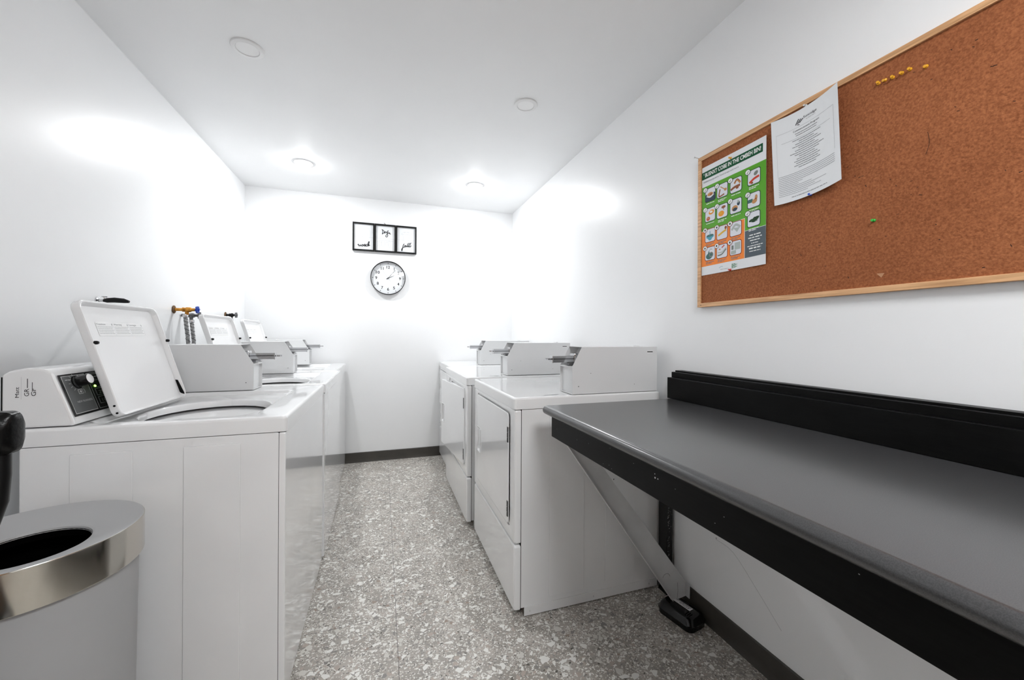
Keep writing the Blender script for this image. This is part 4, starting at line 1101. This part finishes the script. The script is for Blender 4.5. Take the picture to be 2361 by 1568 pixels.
hose_m = add_noise(mat('braid', (.35, .35, .35), .4, metal=.6), 220, 1, (.16, .16, .16), (.5, .5, .5), bump=.4, bscale=300, dist=.001)
tap(2.66, 1.300, 'brass', 'bluehandle', 'brass water tap with a blue handle on the left wall', grp='water taps behind the washers')
hose(2.66, 1.274, XL + .055, 'grey braided hose hanging from the blue handled tap', 2.67, 'braided hoses')
tap(2.745, 1.272, 'steel_dark', 'steel_dark', 'dark steel tap just behind the blue handled one', .8, grp='water taps behind the washers')
hose(2.745, 1.246, XL + .052, 'grey braided hose just right of the one on the blue tap', 2.75, 'braided hoses')
tap(3.42, 1.304, 'rubber', 'steel_dark', 'dark tap on the left wall nearest the back corner', .62, grp='water taps behind the washers')
hose(3.42, 1.276, XL + .040, 'braided hose below the tap nearest the back corner', 3.42, 'braided hoses')
# black valve over the nearest washer
t = thing('shutoff_valve', 'black foam wrapped shutoff valve just above the nearest washer lid', 'valve', (XL, 2.045, 1.3))
Yv = 2.045
b = MB().tube([(XL + .018, Yv, 1.300), (XL + .030, Yv, 1.301), (XL + .055, Yv, 1.303), (XL + .085, Yv, 1.301), (XL + .103, Yv, 1.297)], [.005, .0095, .0105, .0095, .005], 'rubber', 12); b.build('foam_sleeve', t)
b = MB().tube([(XL, Yv, 1.3), (XL + .02, Yv, 1.3)], .006, 'chrome', 10).lathe([(.0001, .001), (.014, .001), (.014, .003), (.007, .006)], (XL, Yv, 1.3), 'chrome', 'x', 18); b.build('pipe_stub', t)
b = MB().tube([(XL + .022, Yv, 1.306), (XL + .022, Yv, 1.316)], .002, 'chrome', 8); b.tube([(XL + .016, Yv - .006, 1.316), (XL + .028, Yv + .006, 1.316)], .0022, 'chrome', 8); b.build('valve_lever', t)

# ------------------------------------------------------------------ trash can
tx, ty, tz, tr_ = -.745, 1.172, .717, .190
t = thing('trash_can', 'round grey trash can with a brushed steel band and open black hole', 'trash can', (tx, ty, 0))
MB().lathe([(.0001, .004), (.167, .004), (.171, .012), (.180, tz - .08), (.180, tz - .03)], (tx, ty, 0), 'canpaint', n=96).build('body', t)
MB().lathe([(tr_ - .007, tz - .086), (tr_ - .001, tz - .086), (tr_, tz - .084), (tr_, tz - .002), (tr_ - .0015, tz)], (tx, ty, 0), 'band', n=96).build('steel_band', t)
MB().lathe([(tr_ - .0015, tz), (tr_ - .006, tz + .0005), (.172, tz - .004), (.135, tz - .016), (.104, tz - .024), (.0985, tz - .027), (.0965, tz - .034)], (tx, ty, 0), 'canlid', n=96).build('funnel_lid', t)
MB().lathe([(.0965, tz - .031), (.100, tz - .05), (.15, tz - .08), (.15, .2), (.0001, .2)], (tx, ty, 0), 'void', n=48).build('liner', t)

# ------------------------------------------------------------------ black chair at the left edge
ox, oy = -.788, .93
t = thing('office_chair', 'black chair with a padded back at the left edge above the trash can', 'chair', (ox, .70, 0))
def cr(w0, w1, z0, z1, y, r): return [(a, y, z) for a, z in rrect(w0, w1, z0, z1, r)]
bl, brx = ox - .215, ox + .205
bk = MB().loft([cr(bl + .02, brx - .018, .985, 1.012, .868, .010), cr(bl + .006, brx - .005, .972, 1.026, .876, .016), cr(bl, brx, .964, 1.036, .888, .014), cr(bl, brx, .964, 1.036, .905, .014), cr(bl + .006, brx - .005, .972, 1.026, .917, .016), cr(bl + .02, brx - .018, .985, 1.012, .925, .010)], 'chair', True, True)
bk.build('top_cushion', t)
bk = MB()
pth = [(brx - .024, .897, .975), (brx - .024, .897, .93), (brx - .027, .897, .885), (brx - .040, .897, .84), (brx - .070, .896, .80), (ox + .08, .89, .76), (ox + .03, .86, .70), (ox + .02, .80, .60)]
bk.tube(pth, [.013] * len(pth), 'black', 12)
pth = [(2 * ox - p[0], p[1], p[2]) for p in pth]; bk.tube(pth, [.013] * len(pth), 'black', 12)
bk.build('back_frame', t)
MB().loft([[(a, b, .46) for a, b in rrect(ox - .21, ox + .21, .38, .80, .06)], [(a, b, .475) for a, b in rrect(ox - .225, ox + .225, .365, .82, .07)], [(a, b, .52) for a, b in rrect(ox - .225, ox + .225, .365, .82, .07)], [(a, b, .545) for a, b in rrect(ox - .2, ox + .2, .39, .79, .06)]], 'chair', True, True).build('seat', t)
MB().tube([(ox, .6, .46), (ox, .6, .10)], .025, 'chrome', 14).tube([(ox + .02, .80, .60), (ox + .02, .76, .47)], .013, 'black', 10).tube([(ox - .02, .80, .60), (ox - .02, .76, .47)], .013, 'black', 10).build('seat_post', t)
for k in range(5):
    a = 2 * PI * k / 5 + .35; ex, ey = ox + .21 * math.cos(a), .6 + .21 * math.sin(a)
    MB().tube([(ox, .6, .10), (ex, ey, .065)], [.022, .014], 'black', 10).build('base_arm', t)
    MB().lathe([(.0001, -.012), (.022, -.012), (.025, -.006), (.025, .006), (.022, .012), (.0001, .012)], (ex, ey, .0255), 'rubber', 'x', 20).build('caster', t)
